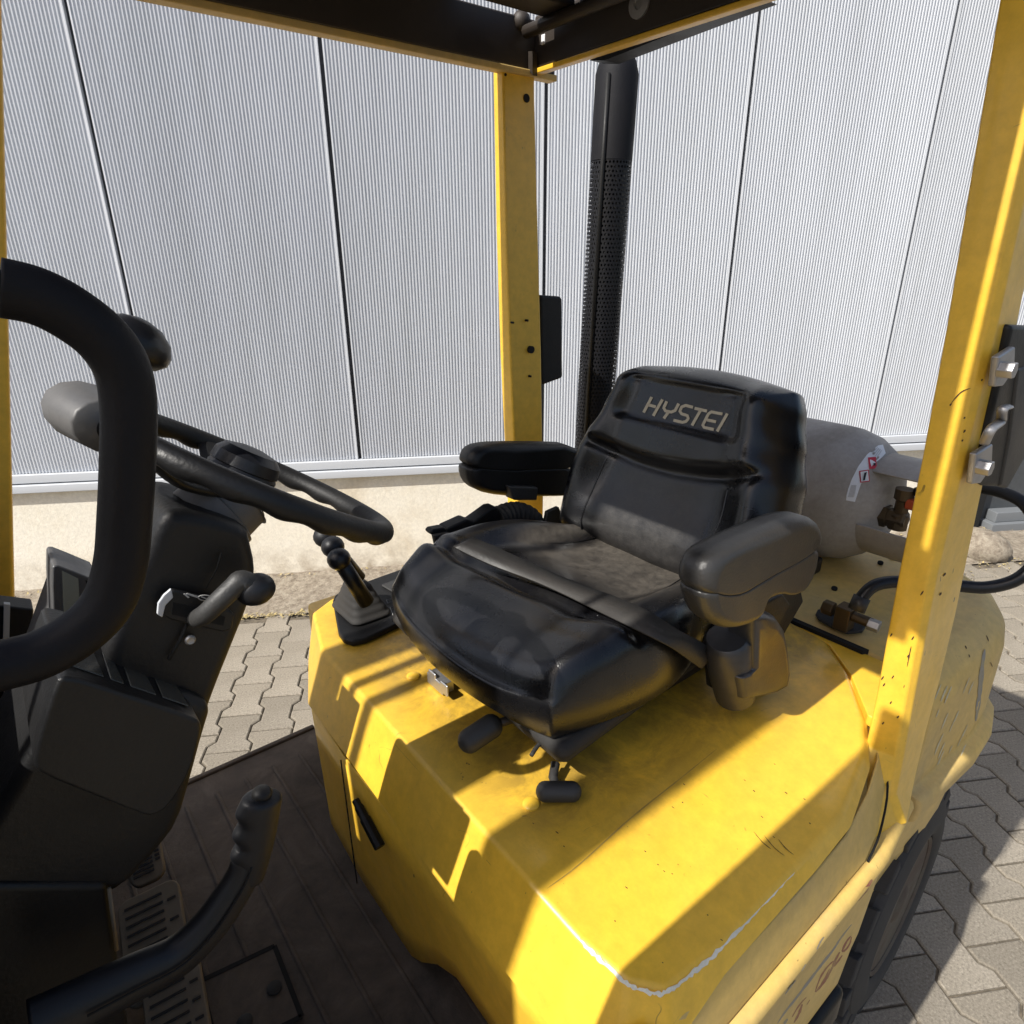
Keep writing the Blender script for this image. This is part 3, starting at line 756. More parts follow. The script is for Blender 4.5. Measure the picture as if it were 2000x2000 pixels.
# ------------------------------------------------------------------ counterweight and rear deck
def plan(dy, z, dx=0):
    pts = [(1.062, .252), (1.15, .246), (1.29, .238), (1.38, .243), (1.45, .262), (1.51, .295), (1.555, .35), (1.575, .43), (1.58, .66), (1.575, .92), (1.53, 1.0), (1.44, 1.06), (1.30, 1.08), (1.062, 1.09)]
    c = V(1.15, .66, 0); o_ = []
    for k, (x, y) in enumerate(pts):
        d = V(x, y, 0)-c
        nx = max(0, d.x-.26)/.16 if x > 1.42 else 0; ny = -1 if y < .4 else (1 if y > .9 else 0)
        o_.append(V(x+dy*min(1, nx)+dx, y+dy*ny*(1 if x < 1.5 else .5), z))
    return o_
rings = [plan(-.036, .996), plan(-.004, .972), plan(.008, .945), plan(.010, .80), plan(.008, .772), plan(.028, .765), plan(.032, .745), plan(.028, .715), plan(.0, .70), plan(-.02, .45)]
ctw_geo = loft(rings)
mk('counterweight', *ctw_geo, M_yeld, FL, bev=.008, seg=3, bang=20)
mk('rear_deck', *prism([V(1.056, .30, .992), V(1.30, .27, .992), V(1.30, 1.12, .992), V(1.056, 1.155, .992)], (0, 0, .004)), M_hood, FL, flat=True) if False else None
mk('deck_joint', *prism([V(1.052, .36, .992), V(1.064, .355, .992), V(1.064, 1.12, .992), V(1.052, 1.12, .992)], (0, 0, .0095)), M_dark, FL, flat=True)
mk('side_sill', *prism([V(.80, .262, .90), V(.90, .262, .90), V(1.06, .262, .90), V(1.06, .262, .988), V(.98, .30, .985), (.93, .29, .98), V(.87, .262, .96)], (0, .06, 0)), M_yeld, FL, bev=.004)
mk('corner_deck', *prism([V(.90, .272, .975), V(1.06, .255, .975), V(1.06, .62, .975), V(1.053, .50, .975), V(1.04, .412, .975), V(.982, .346, .975), V(.90, .282, .975)], (0, 0, .019)), M_yel, FL, bev=.002)
for q in ((1720, 1098), (1744, 1088), (1630, 1148), (1812, 1109)):
    mk('deck_hole', *cyl(P(*q, z=1.0005)-V(0, 0, .003), P(*q, z=1.001), .006, n=12), M_dark, FL, flat=True)

# ------------------------------------------------------------------ rear wheel
def wheel(name, c, r, w_, ang=0):
    Rz = Matrix.Rotation(ang, 3, 'Z'); c0_ = Vector(c)+V(0, w_/2, 0)
    def mk(name, v, f, *a, **k): return mk_world(name, [c0_+Rz @ (Vector(p)-c0_) for p in v], f, *a, **k)
    ob_r = [(.055, r*.60), (.006, r*.60), (.0, r*.625), (-.004, r*.74), (.006, r*.88), (.022, r*.925), (.030, r*.925), (w_-.030, r*.925), (w_-.020, r*.925), (w_-.006, r*.88), (w_-.004, r*.55), (w_-.02, r*.52)]
    t_ = mk(name, *lathe(c, (0, 1, 0), ob_r, 56, cap=False), M_tyre, FL, auto=35)
    L = []
    for k in range(17):
        a = 2*math.pi*k/17
        for side in (0, 1):
            y0, y1 = (.008, w_*.42) if side == 0 else (w_*.58, w_-.008)
            a2 = a+(math.pi/17 if side else 0)
            ring = []
            for yy, aa in ((y0, a2-.125), (y0, a2+.125), (y1, a2+.17), (y1, a2-.08)):
                ring.append((yy, aa))
            q0 = [V(c[0]+r*.87*math.cos(aa), c[1]+yy, c[2]+r*.87*math.sin(aa)) for yy, aa in ring]
            q1 = [V(c[0]+r*1.0*math.cos(aa), c[1]+yy, c[2]+r*1.0*math.sin(aa)) for yy, aa in ring]
            L.append(loft([q0, q1]))
    mk('tread', *cat_(L), M_tyre, t_, bev=.003, seg=1)
    M_rim = M_rimm
    mk('rim', *lathe(V(*c)-V(0, .0, 0), (0, 1, 0), [(.010, r*.595), (.004, r*.575), (.008, r*.55), (.060, r*.51), (.068, r*.34), (.050, r*.29), (.018, r*.22), (.004, r*.12), (.002, .01)], 32), M_rim, t_, auto=35)
    return t_
mk_world = mk
M_rimm = worn('rusty_dark_rim', (.075, .065, .05), .7, .6, dirt=(.09, .045, .03), chips=False, scale=3)
wheel('wheel', (1.30, .248, .283), .283, .17, math.radians(3.5))
wheel('wheel', (1.275, .92, .28), .28, .16)
wheel('wheel', (-.45, .24, .30), .30, .18)
wheel('wheel', (-.45, .95, .30), .30, .18)
mk('chassis', *bx(-.75, 1.0, .42, .9, .2, .58), M_blackpaint, FL, flat=True)
mk('chassis_side', *bx(.40, 1.05, 1.10, 1.20, .55, .96), M_yeld, FL, bev=.01)
mk('shade_cowl', *bx(-.34, -.13, .392, .785, .55, 1.36), M_plas, FL, bev=.01, seg=3)  # unseen blocks added to keep sun off the lower panel and floor
mk('shade_cowl', *bx(-.34, -.13, .935, 1.26, .55, 1.36), M_plas, FL, bev=.01, seg=3)
mk('shade_cowl', *bx(-.34, -.13, .785, .935, .55, 1.19), M_plas, FL, bev=.004)
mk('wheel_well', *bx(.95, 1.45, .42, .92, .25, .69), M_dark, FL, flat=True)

# ------------------------------------------------------------------ mast in front of the truck (throws the striped shade)
mk('mast_channel', *bx(-.95, -.80, .39, .483, .1, 3.2), M_blackpaint, FL, bev=.004)
mk('mast_channel', *bx(-.95, -.80, .777, .802, .1, 3.2), M_blackpaint, FL, bev=.004)
mk('lift_cylinder', *cyl((-.72, .8415, .3), (-.72, .8415, 3.0), .0105, n=14), M_steel, FL)
mk('mast_hose', *tube(catmull([(-.70, .562+.002*math.sin(k*2.1), .4+k*.12) for k in range(23)], 3), .0075, 8), M_rub, FL)
mk('mast_channel', *bx(-.98, -.86, .88, .972, .1, 3.2), M_blackpaint, FL, bev=.004)  # extra unseen upright added to cast one stripe, not a mast member
mk('mast_crossbar', *bx(-.95, -.88, .39, .972, 3.1, 3.2), M_blackpaint, FL, bev=.004)
mk('mast_crossbar', *bx(-.95, -.88, .39, .972, .3, .42), M_blackpaint, FL, bev=.004)
mk('dash_bulkhead', *bx(-.36, -.30, .28, 1.15, .50, 1.02), M_plas, FL, bev=.01)
for y in (.50, .80):
    mk('fork', *cat_([bx(-2.0, -1.0, y-.05, y+.05, .08, .12), bx(-1.04, -1.0, y-.05, y+.05, .08, .6)]), M_blackpaint, FL, bev=.004)

# ------------------------------------------------------------------ driver's seat
from mathutils.bvhtree import BVHTree
def sst(x, a, b): 
    t = max(0, min(1, (x-a)/(b-a))); return t*t*(3-2*t)
def pillow(fn, N, M_, s_, loops):
    """closed cushion: fn(u,w)->point for the face, loops: list of functions (u,w)->point walking round the edge to the back"""
    vs, fs = [], []
    for a in range(N+1):
        for b in range(M_+1):
            u, w_ = -1+2*a/N, -1+2*b/M_
            # denser rows near the rim
            u, w_ = math.sin(u*math.pi/2)*.35+u*.65, math.sin(w_*math.pi/2)*.35+w_*.65
            vs.append((u, w_))
    pts = [fn(u*math.sqrt(1-s_*w_*w_/2), w_*math.sqrt(1-s_*u*u/2), u, w_) for u, w_ in vs]
    for a in range(N):
        for b in range(M_): fs.append((a*(M_+1)+b, (a+1)*(M_+1)+b, (a+1)*(M_+1)+b+1, a*(M_+1)+b+1))
    bd = [a*(M_+1) for a in range(N+1)]+[N*(M_+1)+b for b in range(1, M_+1)]+[a*(M_+1)+M_ for a in range(N-1, -1, -1)]+[b for b in range(M_-1, 0, -1)]
    prev = bd
    for lf in loops:
        cur = []
        for i in bd:
            u, w_ = vs[i]; cur.append(len(pts)); pts.append(lf(u*math.sqrt(1-s_*w_*w_/2), w_*math.sqrt(1-s_*u*u/2)))
        n = len(bd)
        for i in range(n): fs.append((prev[i], prev[(i+1) % n], cur[(i+1) % n], cur[i]))
        prev = cur
    fs.append(tuple(prev))
    return pts, fs
def dusty_vinyl(name, box_, col=(.005, .005, .006), dirt=(.115, .10, .082), amt=.8):
    m = vinyl(name, col, .35, (.03, .028, .025)); t = m.node_tree; b = t.nodes['Principled BSDF']
    src = b.inputs['Base Color'].links[0].from_socket
    tc = nd(t, 'ShaderNodeTexCoord'); sx = nd(t, 'ShaderNodeSeparateXYZ'); t.links.new(tc.outputs['Object'], sx.inputs[0])
    prod = None
    for i_, (a, b2, c, d) in enumerate(box_):
        if a is None: continue
        r1 = nd(t, 'ShaderNodeMapRange', interpolation_type='SMOOTHSTEP'); t.links.new(sx.outputs[i_], r1.inputs[0]); r1.inputs[1].default_value = a; r1.inputs[2].default_value = b2
        r2 = nd(t, 'ShaderNodeMapRange', interpolation_type='SMOOTHSTEP'); t.links.new(sx.outputs[i_], r2.inputs[0]); r2.inputs[1].default_value = d; r2.inputs[2].default_value = c
        for r_ in (r1, r2):
            if prod is None: prod = r_.outputs[0]
            else:
                q = nd(t, 'ShaderNodeMath', operation='MULTIPLY'); t.links.new(prod, q.inputs[0]); t.links.new(r_.outputs[0], q.inputs[1]); prod = q.outputs[0]
    q = nd(t, 'ShaderNodeMath', operation='MULTIPLY'); t.links.new(prod, q.inputs[0]); t.links.new(ramp(t, noise(t, 45, 9, .75, dist=.1), [(.3, (.25, .25, .25)), (.65, (1, 1, 1))]), q.inputs[1])
    q2 = nd(t, 'ShaderNodeMath', operation='MULTIPLY'); t.links.new(q.outputs[0], q2.inputs[0]); q2.inputs[1].default_value = amt
    t.links.new(mix(t, q2.outputs[0], src, dirt), b.inputs['Base Color'])
    rs = b.inputs['Roughness'].links[0].from_socket
    ad = nd(t, 'ShaderNodeMath', operation='MULTIPLY_ADD'); t.links.new(q2.outputs[0], ad.inputs[0]); ad.inputs[1].default_value = .35; t.links.new(rs, ad.inputs[2])
    t.links.new(ad.outputs[0], b.inputs['Roughness'])
    return m
SO = Vector((.62, .655, 1.0))
M_cush = dusty_vinyl('cushion_vinyl', [(.0, .08, .22, .28), (-.205, -.125, .115, .185), (1.08, 1.12, 1.3, 1.4)])
M_back = dusty_vinyl('backrest_vinyl', [(None,)*4, (-.135, -.065, .045, .125), (1.13, 1.18, 1.26, 1.34)], dirt=(.05, .046, .042), amt=.7)
CX0, CX1, CY = .395, .865, .655
def cw(w_): return .224-.062*sst(w_, -.25, 1.1)
def ctop(u, w_, uu, ww):
    z = 1.182
    z -= .030*sst(-w_, .55, 1.0)**1.5
    z -= .026*sst(w_, -.1, .9)
    z += .017*sst(abs(u), .50, .80)*(1-.6*sst(-w_, .3, .9))*(1-.75*sst(w_, .15, .8))
    z -= .018*math.exp(-((w_-.35)/.5)**2)*(1-sst(abs(u), .5, .8))
    # transverse welt between thigh roll and seat pan
    s0 = w_+.42-.12*u
    z -= .011*math.exp(-(s0/.035)**2)*(1-sst(abs(u), .93, 1)); z += .006*math.exp(-((s0+.10)/.07)**2)+.004*math.exp(-((s0-.09)/.05)**2)
    # bolster seam
    z -= .004*math.exp(-((abs(u)-.60)/.03)**2)*sst(w_, -.4, -.2)
    z += .0012*math.sin(u*9+w_*4)*math.exp(-(u*u))
    rim = max(abs(uu), abs(ww)); z -= .028*max(0, (rim-.86)/.14)**2.2
    return V(CX0+(CX1-CX0)*(w_+1)/2, CY-u*cw(w_), z)
def crim(sc, z, dz=0):
    def f(u, w_):
        return V((CX0+CX1)/2+(CX1-CX0)/2*w_*sc, CY-u*cw(w_)*sc, z+dz*w_)
    return f
v, f = pillow(ctop, 44, 44, .52, [crim(1.018, 1.135), crim(1.022, 1.115), crim(1.012, 1.092), crim(.985, 1.080), crim(.93, 1.076)])
cush = SEAT = mk('driver_seat', v, f, M_cush, FL, sub=1)
mk('cushion_pan', *loft([[crim(s_, z_)(math.cos(a)*min(1, 1.25), math.sin(a)) for a in [0]] for s_, z_ in ()] or [[V(*p, z_) for p in ((.43+i_, .445+i_), (.43+i_, .865-i_), (.82, .835-i_), (.82, .475+i_))] for z_, i_ in ((1.024, .03), (1.045, .008), (1.066, -.004), (1.082, -.004))]), M_rub, SEAT, bev=.012, seg=3)
for y in (.50, .78): mk('suspension_rail', *bx(.47, .82, y, y+.03, 1.0015, 1.024), M_blackpaint, SEAT, bev=.003)
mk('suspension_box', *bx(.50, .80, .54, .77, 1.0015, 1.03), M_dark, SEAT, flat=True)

B0, B1 = V(.815, CY-.005, 1.118), V(.922, CY-.016, 1.458)
BU = (B1-B0); BH = BU.length; BU.normalize(); BN = V(-BU.z, 0, BU.x)
def bw(w_):
    t_ = (w_+1)/2
    pts = [(0, .200), (.12, .222), (.35, .218), (.55, .206), (.72, .190), (.86, .178), (1, .164)]
    for (a, x0), (b, x1) in zip(pts, pts[1:]):
        if a <= t_ <= b: return x0+(x1-x0)*sst(t_, a, b)
    return pts[-1][1]
def bfront(u, w_, uu, ww):
    d = .030
    d += .034*sst(abs(u), .50, .86)*(1-sst(w_, .0, .5)*.55)
    d += .016*math.exp(-((w_+.62)/.28)**2)*(1-sst(abs(u), .5, .8))
    we = .02+.20*u*u+.05*u
    d += .020*sst(w_, we, we+.11)*(1-sst(abs(u), .70, .90))
    d -= .009*math.exp(-((w_-we+.01)/.035)**2)*(1-sst(abs(u), .8, .95))
    pl = sst(u, -.66, -.60)*(1-sst(u, .60, .66))*sst(w_, .40, .43)*(1-sst(w_, .80, .83))
    d -= .010*pl
    rim = max(abs(uu), abs(ww)); d -= .050*max(0, (rim-.76)/.24)**2.2
    p = B0+BU*BH*(w_+1)/2+V(0, -1, 0)*u*bw(w_)+BN*d
    return p
def brim(sc, d):
    def f(u, w_): return B0+BU*BH*(.5+w_*.5*sc)+V(0, -1, 0)*u*bw(w_)*sc+BN*d
    return f
v, f = pillow(bfront, 56, 60, .34, [brim(1.015, -.012), brim(1.015, -.030), brim(.995, -.050), brim(.95, -.062), brim(.84, -.066)])
back = mk('backrest', v, f, M_back, SEAT, sub=1)
dg = bpy.context.evaluated_depsgraph_get(); dg.update()
def bvh(o):
    off = wloc(o); 
    me = o.data; return BVHTree.FromPolygons([Vector(v_.co)+off for v_ in me.vertices], [tuple(p.vertices) for p in me.polygons])
def rayto(tree, px, py, lift=.001):
    d = (Fv + Rv*((px-1000)/FPX) - Uv*((py-1000)/FPX)).normalized()
    h = tree.ray_cast(CAM, d)
    if h[0] is None: return None
    nrm = h[1] if h[1].dot(d) < 0 else -h[1]
    return h[0]+nrm*lift
def stroke2d(poly, wd, step=6):
    """thick polyline in 2D -> quads, resampled"""
    pts = [Vector(p) for p in poly]; rs = []
    for a, b in zip(pts, pts[1:]):
        n_ = max(1, int((b-a).length/step))
        rs += [a.lerp(b, i/n_) for i in range(n_)]
    rs.append(pts[-1]); L = []
    for k, p in enumerate(rs):
        d = (rs[min(k+1, len(rs)-1)]-rs[max(k-1, 0)]).normalized(); s = Vector((-d.y, d.x))*wd/2
        L.append((p-s, p+s))
    return L
bt = bvh(back)
def lettering(name, strokes, wd, o_, sc, tree, mt, parent, lift=.0012):
    vs, fs = [], []
    for st in strokes:
        L = stroke2d(st, wd, 26); base = len(vs); ok = True
        for a, b in L:
            for q in (a, b):
                h = rayto(tree, o_[0]+q.x*sc, o_[1]+q.y*sc, lift)
                vs.append(h if h else (vs[-1] if vs else Vector((0, 0, 0))))
        for k in range(len(L)-1): fs.append((base+2*k, base+2*k+1, base+2*k+3, base+2*k+2))
    return mk(name, vs, fs, mt, parent, flat=True)
Hs = dict(letter_h=[[(338, 275), (300, 350), (215, 510)], [(285, 392), (400, 425)], [(500, 312), (360, 560)]],
          letter_y=[[(565, 340), (520, 440), (545, 485), (630, 503), (690, 480), (745, 375)], [(590, 503), (520, 600)]],
          letter_s=[[(960, 430), (850, 402), (790, 425), (762, 490), (790, 530), (875, 555), (890, 600), (855, 645), (800, 658), (665, 625)]],
          letter_t=[[(985, 445), (1172, 488)], [(1078, 470), (945, 705)]],
          letter_e=[[(1405, 532), (1240, 500), (1195, 530), (1108, 700), (1130, 735), (1275, 765)], [(1175, 622), (1310, 650)]],
          letter_i=[[(1480, 525), (1325, 795)]])
for k_, s_ in Hs.items():
    lettering('letter', s_, 44, (1230, 740), .1294, bt, M_letter, SEAT)

# sewn piping along the bolsters
def piping(fn, uw, parent):
    pts = [fn(u, w_, u, w_) for u, w_ in uw]
    mk('piping', *tube(catmull(pts, 3), .0017, 6), M_vin, parent)
for sg in (-1, 1):
    piping(ctop, [(sg*(.60-.03*k/9), -.30+1.20*k/9) for k in range(10)], SEAT)
    piping(bfront, [(sg*(.60), -.93+.95*k/9) for k in range(10)], SEAT)
piping(ctop, [(-.9+1.8*k/12, -.42+.12*(-.9+1.8*k/12)) for k in range(13)], SEAT)
# near armrest
def pxprism(name, pix, y, ext, mt, parent, bev, seg=4, bang=20):
    return mk(name, *prism([P(a, b, y=y) for a, b in pix], (0, ext, 0)), mt, parent, bev=bev, seg=seg, bang=bang)
M_arm = worn('armrest_plastic', (.030, .029, .028), .36, .5, dirt=(.065, .058, .05), chips=False, bumpy=.6)
def armrest(top_px, low_px, y0, y1, mt, parent):
    r = .020
    def cap(pix, ins):
        yy_ = y0+(y1-y0)*.12; ps = [P(a, b, y=yy_) for a, b in chaikin(pix, 1)]; allp = [P(a, b, y=yy_) for a, b in top_px+low_px]; c = sum(allp, V(0, 0, 0))/len(allp)
        secs = []
        for t_, k_ in ((0, .80), (.12, .93), (.30, 1.0), (.70, 1.0), (.88, .93), (1, .80)):
            y = y0+(y1-y0)*t_; ring = []
            for p in ps:
                d = p-c; L_ = d.length; q = c+d*max(.3, (L_-(1-k_)*.075)/L_); ring.append(V(q.x, y, q.z))
            secs.append(ring)
        return loft(secs)
    a = mk('armrest', *cap(low_px, 0), mt, parent, bev=.004, seg=3, bang=20)
    b = mk('arm_pad', *cap(top_px, 0), mt, parent, bev=.004, seg=3, bang=20)
    return a, b
padN = [(1332, 1158), (1336, 1124), (1352, 1096), (1378, 1077), (1460, 1040), (1530, 1016), (1570, 1009), (1598, 1016), (1609, 1036), (1606, 1062), (1560, 1090), (1500, 1115), (1440, 1145), (1400, 1166), (1362, 1167)]
lowN = [(1333, 1156), (1362, 1165), (1400, 1164), (1440, 1143), (1500, 1113), (1560, 1088), (1604, 1063), (1592, 1118), (1570, 1152), (1540, 1165), (1515, 1160), (1480, 1176), (1466, 1198), (1460, 1214), (1434, 1226), (1400, 1232), (1370, 1226), (1345, 1206)]
shN = lambda L_: [(a+(1605-a)*.15, b+(1605-a)*.004) for a, b in L_]
aN, _ = armrest(shN(padN), shN(lowN), .348, .398, M_arm, SEAT)
c = P(1593, 1064, y=.349); mk('pivot_hole', *cyl(c+V(0, -.001, 0), c+V(0, .01, 0), .008, n=16), M_dark, SEAT, flat=True)
M_armf = M_plas
padF = [(889, 912), (893, 890), (908, 875), (940, 869), (1000, 867), (1140, 870), (1140, 915), (1000, 917), (930, 917)]
lowF = [(889, 911), (930, 915), (1000, 915), (1140, 913), (1140, 968), (1051, 972), (998, 973), (932, 967), (900, 954), (889, 935)]
shF = lambda L_: [(a+(1140-a)*.11, b) for a, b in L_]
aF, _ = armrest(shF(padF), shF(lowF), .918, .975, M_armf, SEAT)
mk('arm_bracket', *prism([P(*q, y=.905) for q in ((994, 950), (1052, 952), (1050, 978), (1005, 978))], (0, .03, 0)), M_plas2, SEAT, bev=.004)
mk('arm_bracket', *prism([P(*q, y=.39) for q in ((1470, 1190), (1530, 1160), (1545, 1180), (1520, 1230), (1480, 1240))], (0, .03, 0)), M_plas, SEAT, bev=.004)

# belt retractor and side cover on the near side
M_gun = worn('scuffed_grey_cover', (.075, .075, .08), .26, .4, dirt=(.12, .11, .10), chips=False, bumpy=.4); M_gun.node_tree.nodes['Principled BSDF'].inputs['Metallic'].default_value = .7
c0, c1 = P(1436, 1362, y=.40), P(1420, 1252, y=.40)
mk('belt_retractor', *lathe(c0, c1-c0, [(0, .022), (.006, .028), (.05, .031), ((c1-c0).length, .032), ((c1-c0).length+.008, .026), ((c1-c0).length+.010, .004)], 24), M_gun, SEAT, auto=40)
ret = [(1465, 1200), (1490, 1196), (1512, 1201), (1528, 1225), (1535, 1260), (1541, 1318), (1536, 1342), (1515, 1354), (1470, 1364), (1448, 1367), (1441, 1325), (1462, 1306)]
def scoop():
    ps = [P(a, b, y=.372) for a, b in ret]; c = sum(ps, V(0, 0, 0))/len(ps); rings = []
    for y, k_ in ((.405, 1.0), (.380, 1.0), (.372, .97), (.367, .90), (.364, .72), (.368, .40)):
        rings.append([V(c.x+(p.x-c.x)*k_, y, c.z+(p.z-c.z)*k_) for p in ps])
    return loft(rings)
mk('side_cover', *scoop(), M_gun, SEAT, bev=.003, seg=2, bang=30)
mk('hinge_plate', *prism([P(*q, y=.43) for q in ((1395, 1275), (1440, 1235), (1500, 1170), (1560, 1130), (1570, 1175), (1520, 1260), (1480, 1330), (1400, 1350))], (0, .02, 0)), M_plas, SEAT, bev=.003)

# lap belt lying across the cushion
M_web = worn('belt_webbing', (.022, .020, .018), .5, .5, dirt=(.06, .052, .044), chips=False, bumpy=.8)
ct = bvh(cush)
bc = catmull([P(905, 1058, z=1.225), P(980, 1092, z=1.206), P(1060, 1125, z=1.196), P(1150, 1163, z=1.192), P(1240, 1203, z=1.204), P(1300, 1236, z=1.198), P(1345, 1262, z=1.17), P(1385, 1290, z=1.12)], 6)
vs, fs = [], []
for k, p in enumerate(bc):
    s = V(.021, .006, .004)
    tw = .25*math.sin(k*.35)
    s = V(.021, .004, .008*tw)
    vs += [p-s, p+s]
    if k: fs.append((2*k-2, 2*k, 2*k+1, 2*k-1))
mk('lap_belt', vs, fs, M_web, SEAT, solid=.0025)
yb = .885
bk = mk('belt_buckle', *prism([P(a, b, y=yb) for a, b in ((874, 1032), (913, 1014), (925, 1019), (962, 992), (972, 990), (984, 1036), (935, 1056), (931, 1052), (885, 1055), (874, 1045))], (0, .03, 0)), M_plas, SEAT, bev=.005, seg=2)
mk('buckle_tongue', *prism([P(a, b, y=.880) for a, b in ((840, 1041), (846, 1034), (868, 1030), (874, 1036), (876, 1048), (848, 1048))], (0, .02, 0)), M_plas, SEAT, bev=.003)
mk('webbing_loop', *prism([P(a, b, y=.872) for a, b in ((848, 1046), (875, 1041), (900, 1048), (922, 1056), (924, 1068), (914, 1090), (903, 1095), (858, 1091))], (0, .012, 0)), M_web, SEAT, bev=.003)
bl = catmull([P(972, 1014, y=.90), P(990, 1006, y=.90), P(1012, 1004, y=.90), P(1034, 1014, y=.90), P(1048, 1036, y=.90), P(1056, 1062, y=.90), P(1060, 1090, y=.90)], 12)
mk('bellows', *tube(bl, lambda t_: .0225+.0022*math.sin(t_*math.pi*2*17), 16), M_rub, SEAT)
mk('seat_bracket', *prism([P(a, b, y=.875) for a, b in ((1070, 1000), (1092, 990), (1100, 1010), (1090, 1050), (1060, 1052))], (0, .01, 0)), M_plas2, SEAT, bev=.002)
# levers under the seat
def capsule(c0, c1, r, n=16):
    c0, c1 = Vector(c0), Vector(c1); d = (c1-c0).length; u = (c1-c0).normalized()
    pr = [(-r*math.cos(a)*.9, r*math.sin(a)) for a in (.15, .5, .9, 1.25)]+[(0, r), (d, r)]+[(d+r*math.sin(a)*.9, r*math.cos(a)) for a in (.3, .7, 1.1, 1.42)]
    return lathe(c0, u, pr, n)
mk('slide_lever', *capsule(P(916, 1447, z=1.035), P(960, 1418, z=1.045), .0165), M_plas2, SEAT)
mk('lever_arm', *tube([P(960, 1418, z=1.045), P(1010, 1400, z=1.05)], .006, 8), M_blackpaint, SEAT)
mk('weight_knob', *capsule(P(1064, 1546, z=1.015), P(1118, 1546, z=1.015), .0125), M_clamp if False else M_plas2, SEAT)
mk('lever_arm', *tube([P(1088, 1540, z=1.012), P(1080, 1518, z=1.012), P(1085, 1490, z=1.02)], .006, 8), M_rub, SEAT)
mk('spring_hook', *tube(catmull([P(1038, 1475, z=1.06), P(1052, 1455, z=1.06), P(1070, 1446, z=1.06)], 4), .003, 6), M_rub, SEAT)
mk('slide_bracket', *cat_([box(P(860, 1330, z=1.012), (.022, .045, .02)), box(P(845, 1322, z=1.02), (.004, .02, .02)), box(P(868, 1345, z=1.02), (.004, .02, .02))]), M_steel, SEAT, bev=.002)
for q in ((807, 1322), (1037, 1572)):
    mk('hood_bolt', *lathe(P(*q, z=1.0004), (0, 0, 1), [(0, .0105), (.003, .0105), (.005, .008)], 20), M_yel, FL, auto=40)
mk('tray_edge', *prism([P(1200, 1466, z=1.0005), P(1204, 1466, z=1.0005), P(1130, 1512, z=1.0005), P(1128, 1508, z=1.0005)], (0, 0, .001)), M_steel, FL, flat=True) if False else None

# ------------------------------------------------------------------ steering column and dash
CYc = .61
M_col = worn('column_plastic', spec=.38, col=(.010, .010, .0105), rough=.38, amt=.3, dirt=(.04, .037, .034), chips=False, bumpy=.7)
def shell(name, pix, ypix, y0, y1, mt, parent, r=.03, rr=.02, bev=.004):
    """moulded shell: side profile with strongly rounded long edges"""
    ps = [P(a, b, y=y0) if False else P(a, b, y=ypix) for a, b in chaikin(pix, 1)]
    ps = [V(p.x, y0, p.z) for p in ps]
    return mk(name, *prism(ps, (0, y1-y0, 0)), mt, parent, bev=rr*.5, seg=5, bang=45)
up = [(318, 1000), (345, 990), (420, 1003), (480, 1026), (486, 1052), (497, 1100), (494, 1140), (484, 1178), (447, 1269), (414, 1352), (391, 1420), (366, 1500), (250, 1470), (190, 1330), (215, 1235), (250, 1150), (285, 1070), (300, 1030)]
column = shell('steering_column', up, .56, .550, .660, M_col, FL, .016, .026)
lowp = [(120, 1340), (200, 1320), (415, 1350), (392, 1418), (368, 1509), (344, 1592), (306, 1642), (268, 1682), (232, 1724), (80, 1724), (-140, 1724), (-60, 1640), (0, 1546), (62, 1440)]
shell('column_cover', lowp, .55, .535, .685, M_col, FL, .018, .03)
boxp = [(107, 1327), (125, 1312), (250, 1352), (380, 1398), (392, 1412), (390, 1430), (372, 1500), (330, 1570), (296, 1590), (270, 1584), (180, 1548), (80, 1508), (62, 1488), (72, 1440)]
pod = shell('dash_pod', boxp, .505, .50, .63, M_col, FL, .008, .014)
# indicator windows on the top of the pod
T0, T1 = P(125, 1312, y=.505), P(385, 1400, y=.505); dU = (T1-T0)
nT = V(-dU.z, 0, dU.x).normalized(); nT = nT if nT.z > 0 else -nT
for a, b_, k_ in ((.05, .28, .0), (.33, .43, 0), (.48, .68, 0), (.73, .95, 0)):
    q = [T0+dU*a+V(0, .012, 0), T0+dU*b_+V(0, .012, 0), T0+dU*(b_-.02)+V(0, .06, 0), T0+dU*(a+.01)+V(0, .06, 0)]
    mk('indicator_window', *prism([p+nT*.0005 for p in q], nT*.0012), M_lens, pod, bev=.001)
# seams and screw on the column
def seam(pix, y, w_=.0009, parent=None):
    mk('seam_line', *tube([P(a, b, y=y) for a, b in pix], w_, 5), M_dark, parent or FL)
seam([(432, 1080), (424, 1110), (402, 1150)], .5452, .0008, column)
seam([(366, 1218), (352, 1250), (330, 1288)], .5452, .0018, column)
c = P(371, 1249, y=.545); mk('screw', *lathe(c, (0, -1, 0), [(0, .0045), (.0015, .0045), (.0028, .0032), (.0022, .0012)], 16), M_steel, column, auto=40)
mk('kick_panel', *prism([P(a, b, y=.53) for a, b in ((-200, 1728), (212, 1728), (228, 1855), (250, 2000), (290, 2200), (-200, 2200))], (0, .17, 0)), M_plas, FL, bev=.006)
mk('panel_edge', *tube([P(213, 1735, y=.527), P(228, 1855, y=.527)], .0018, 6), M_pedal, FL)
c = P(147, 1724, y=.54)
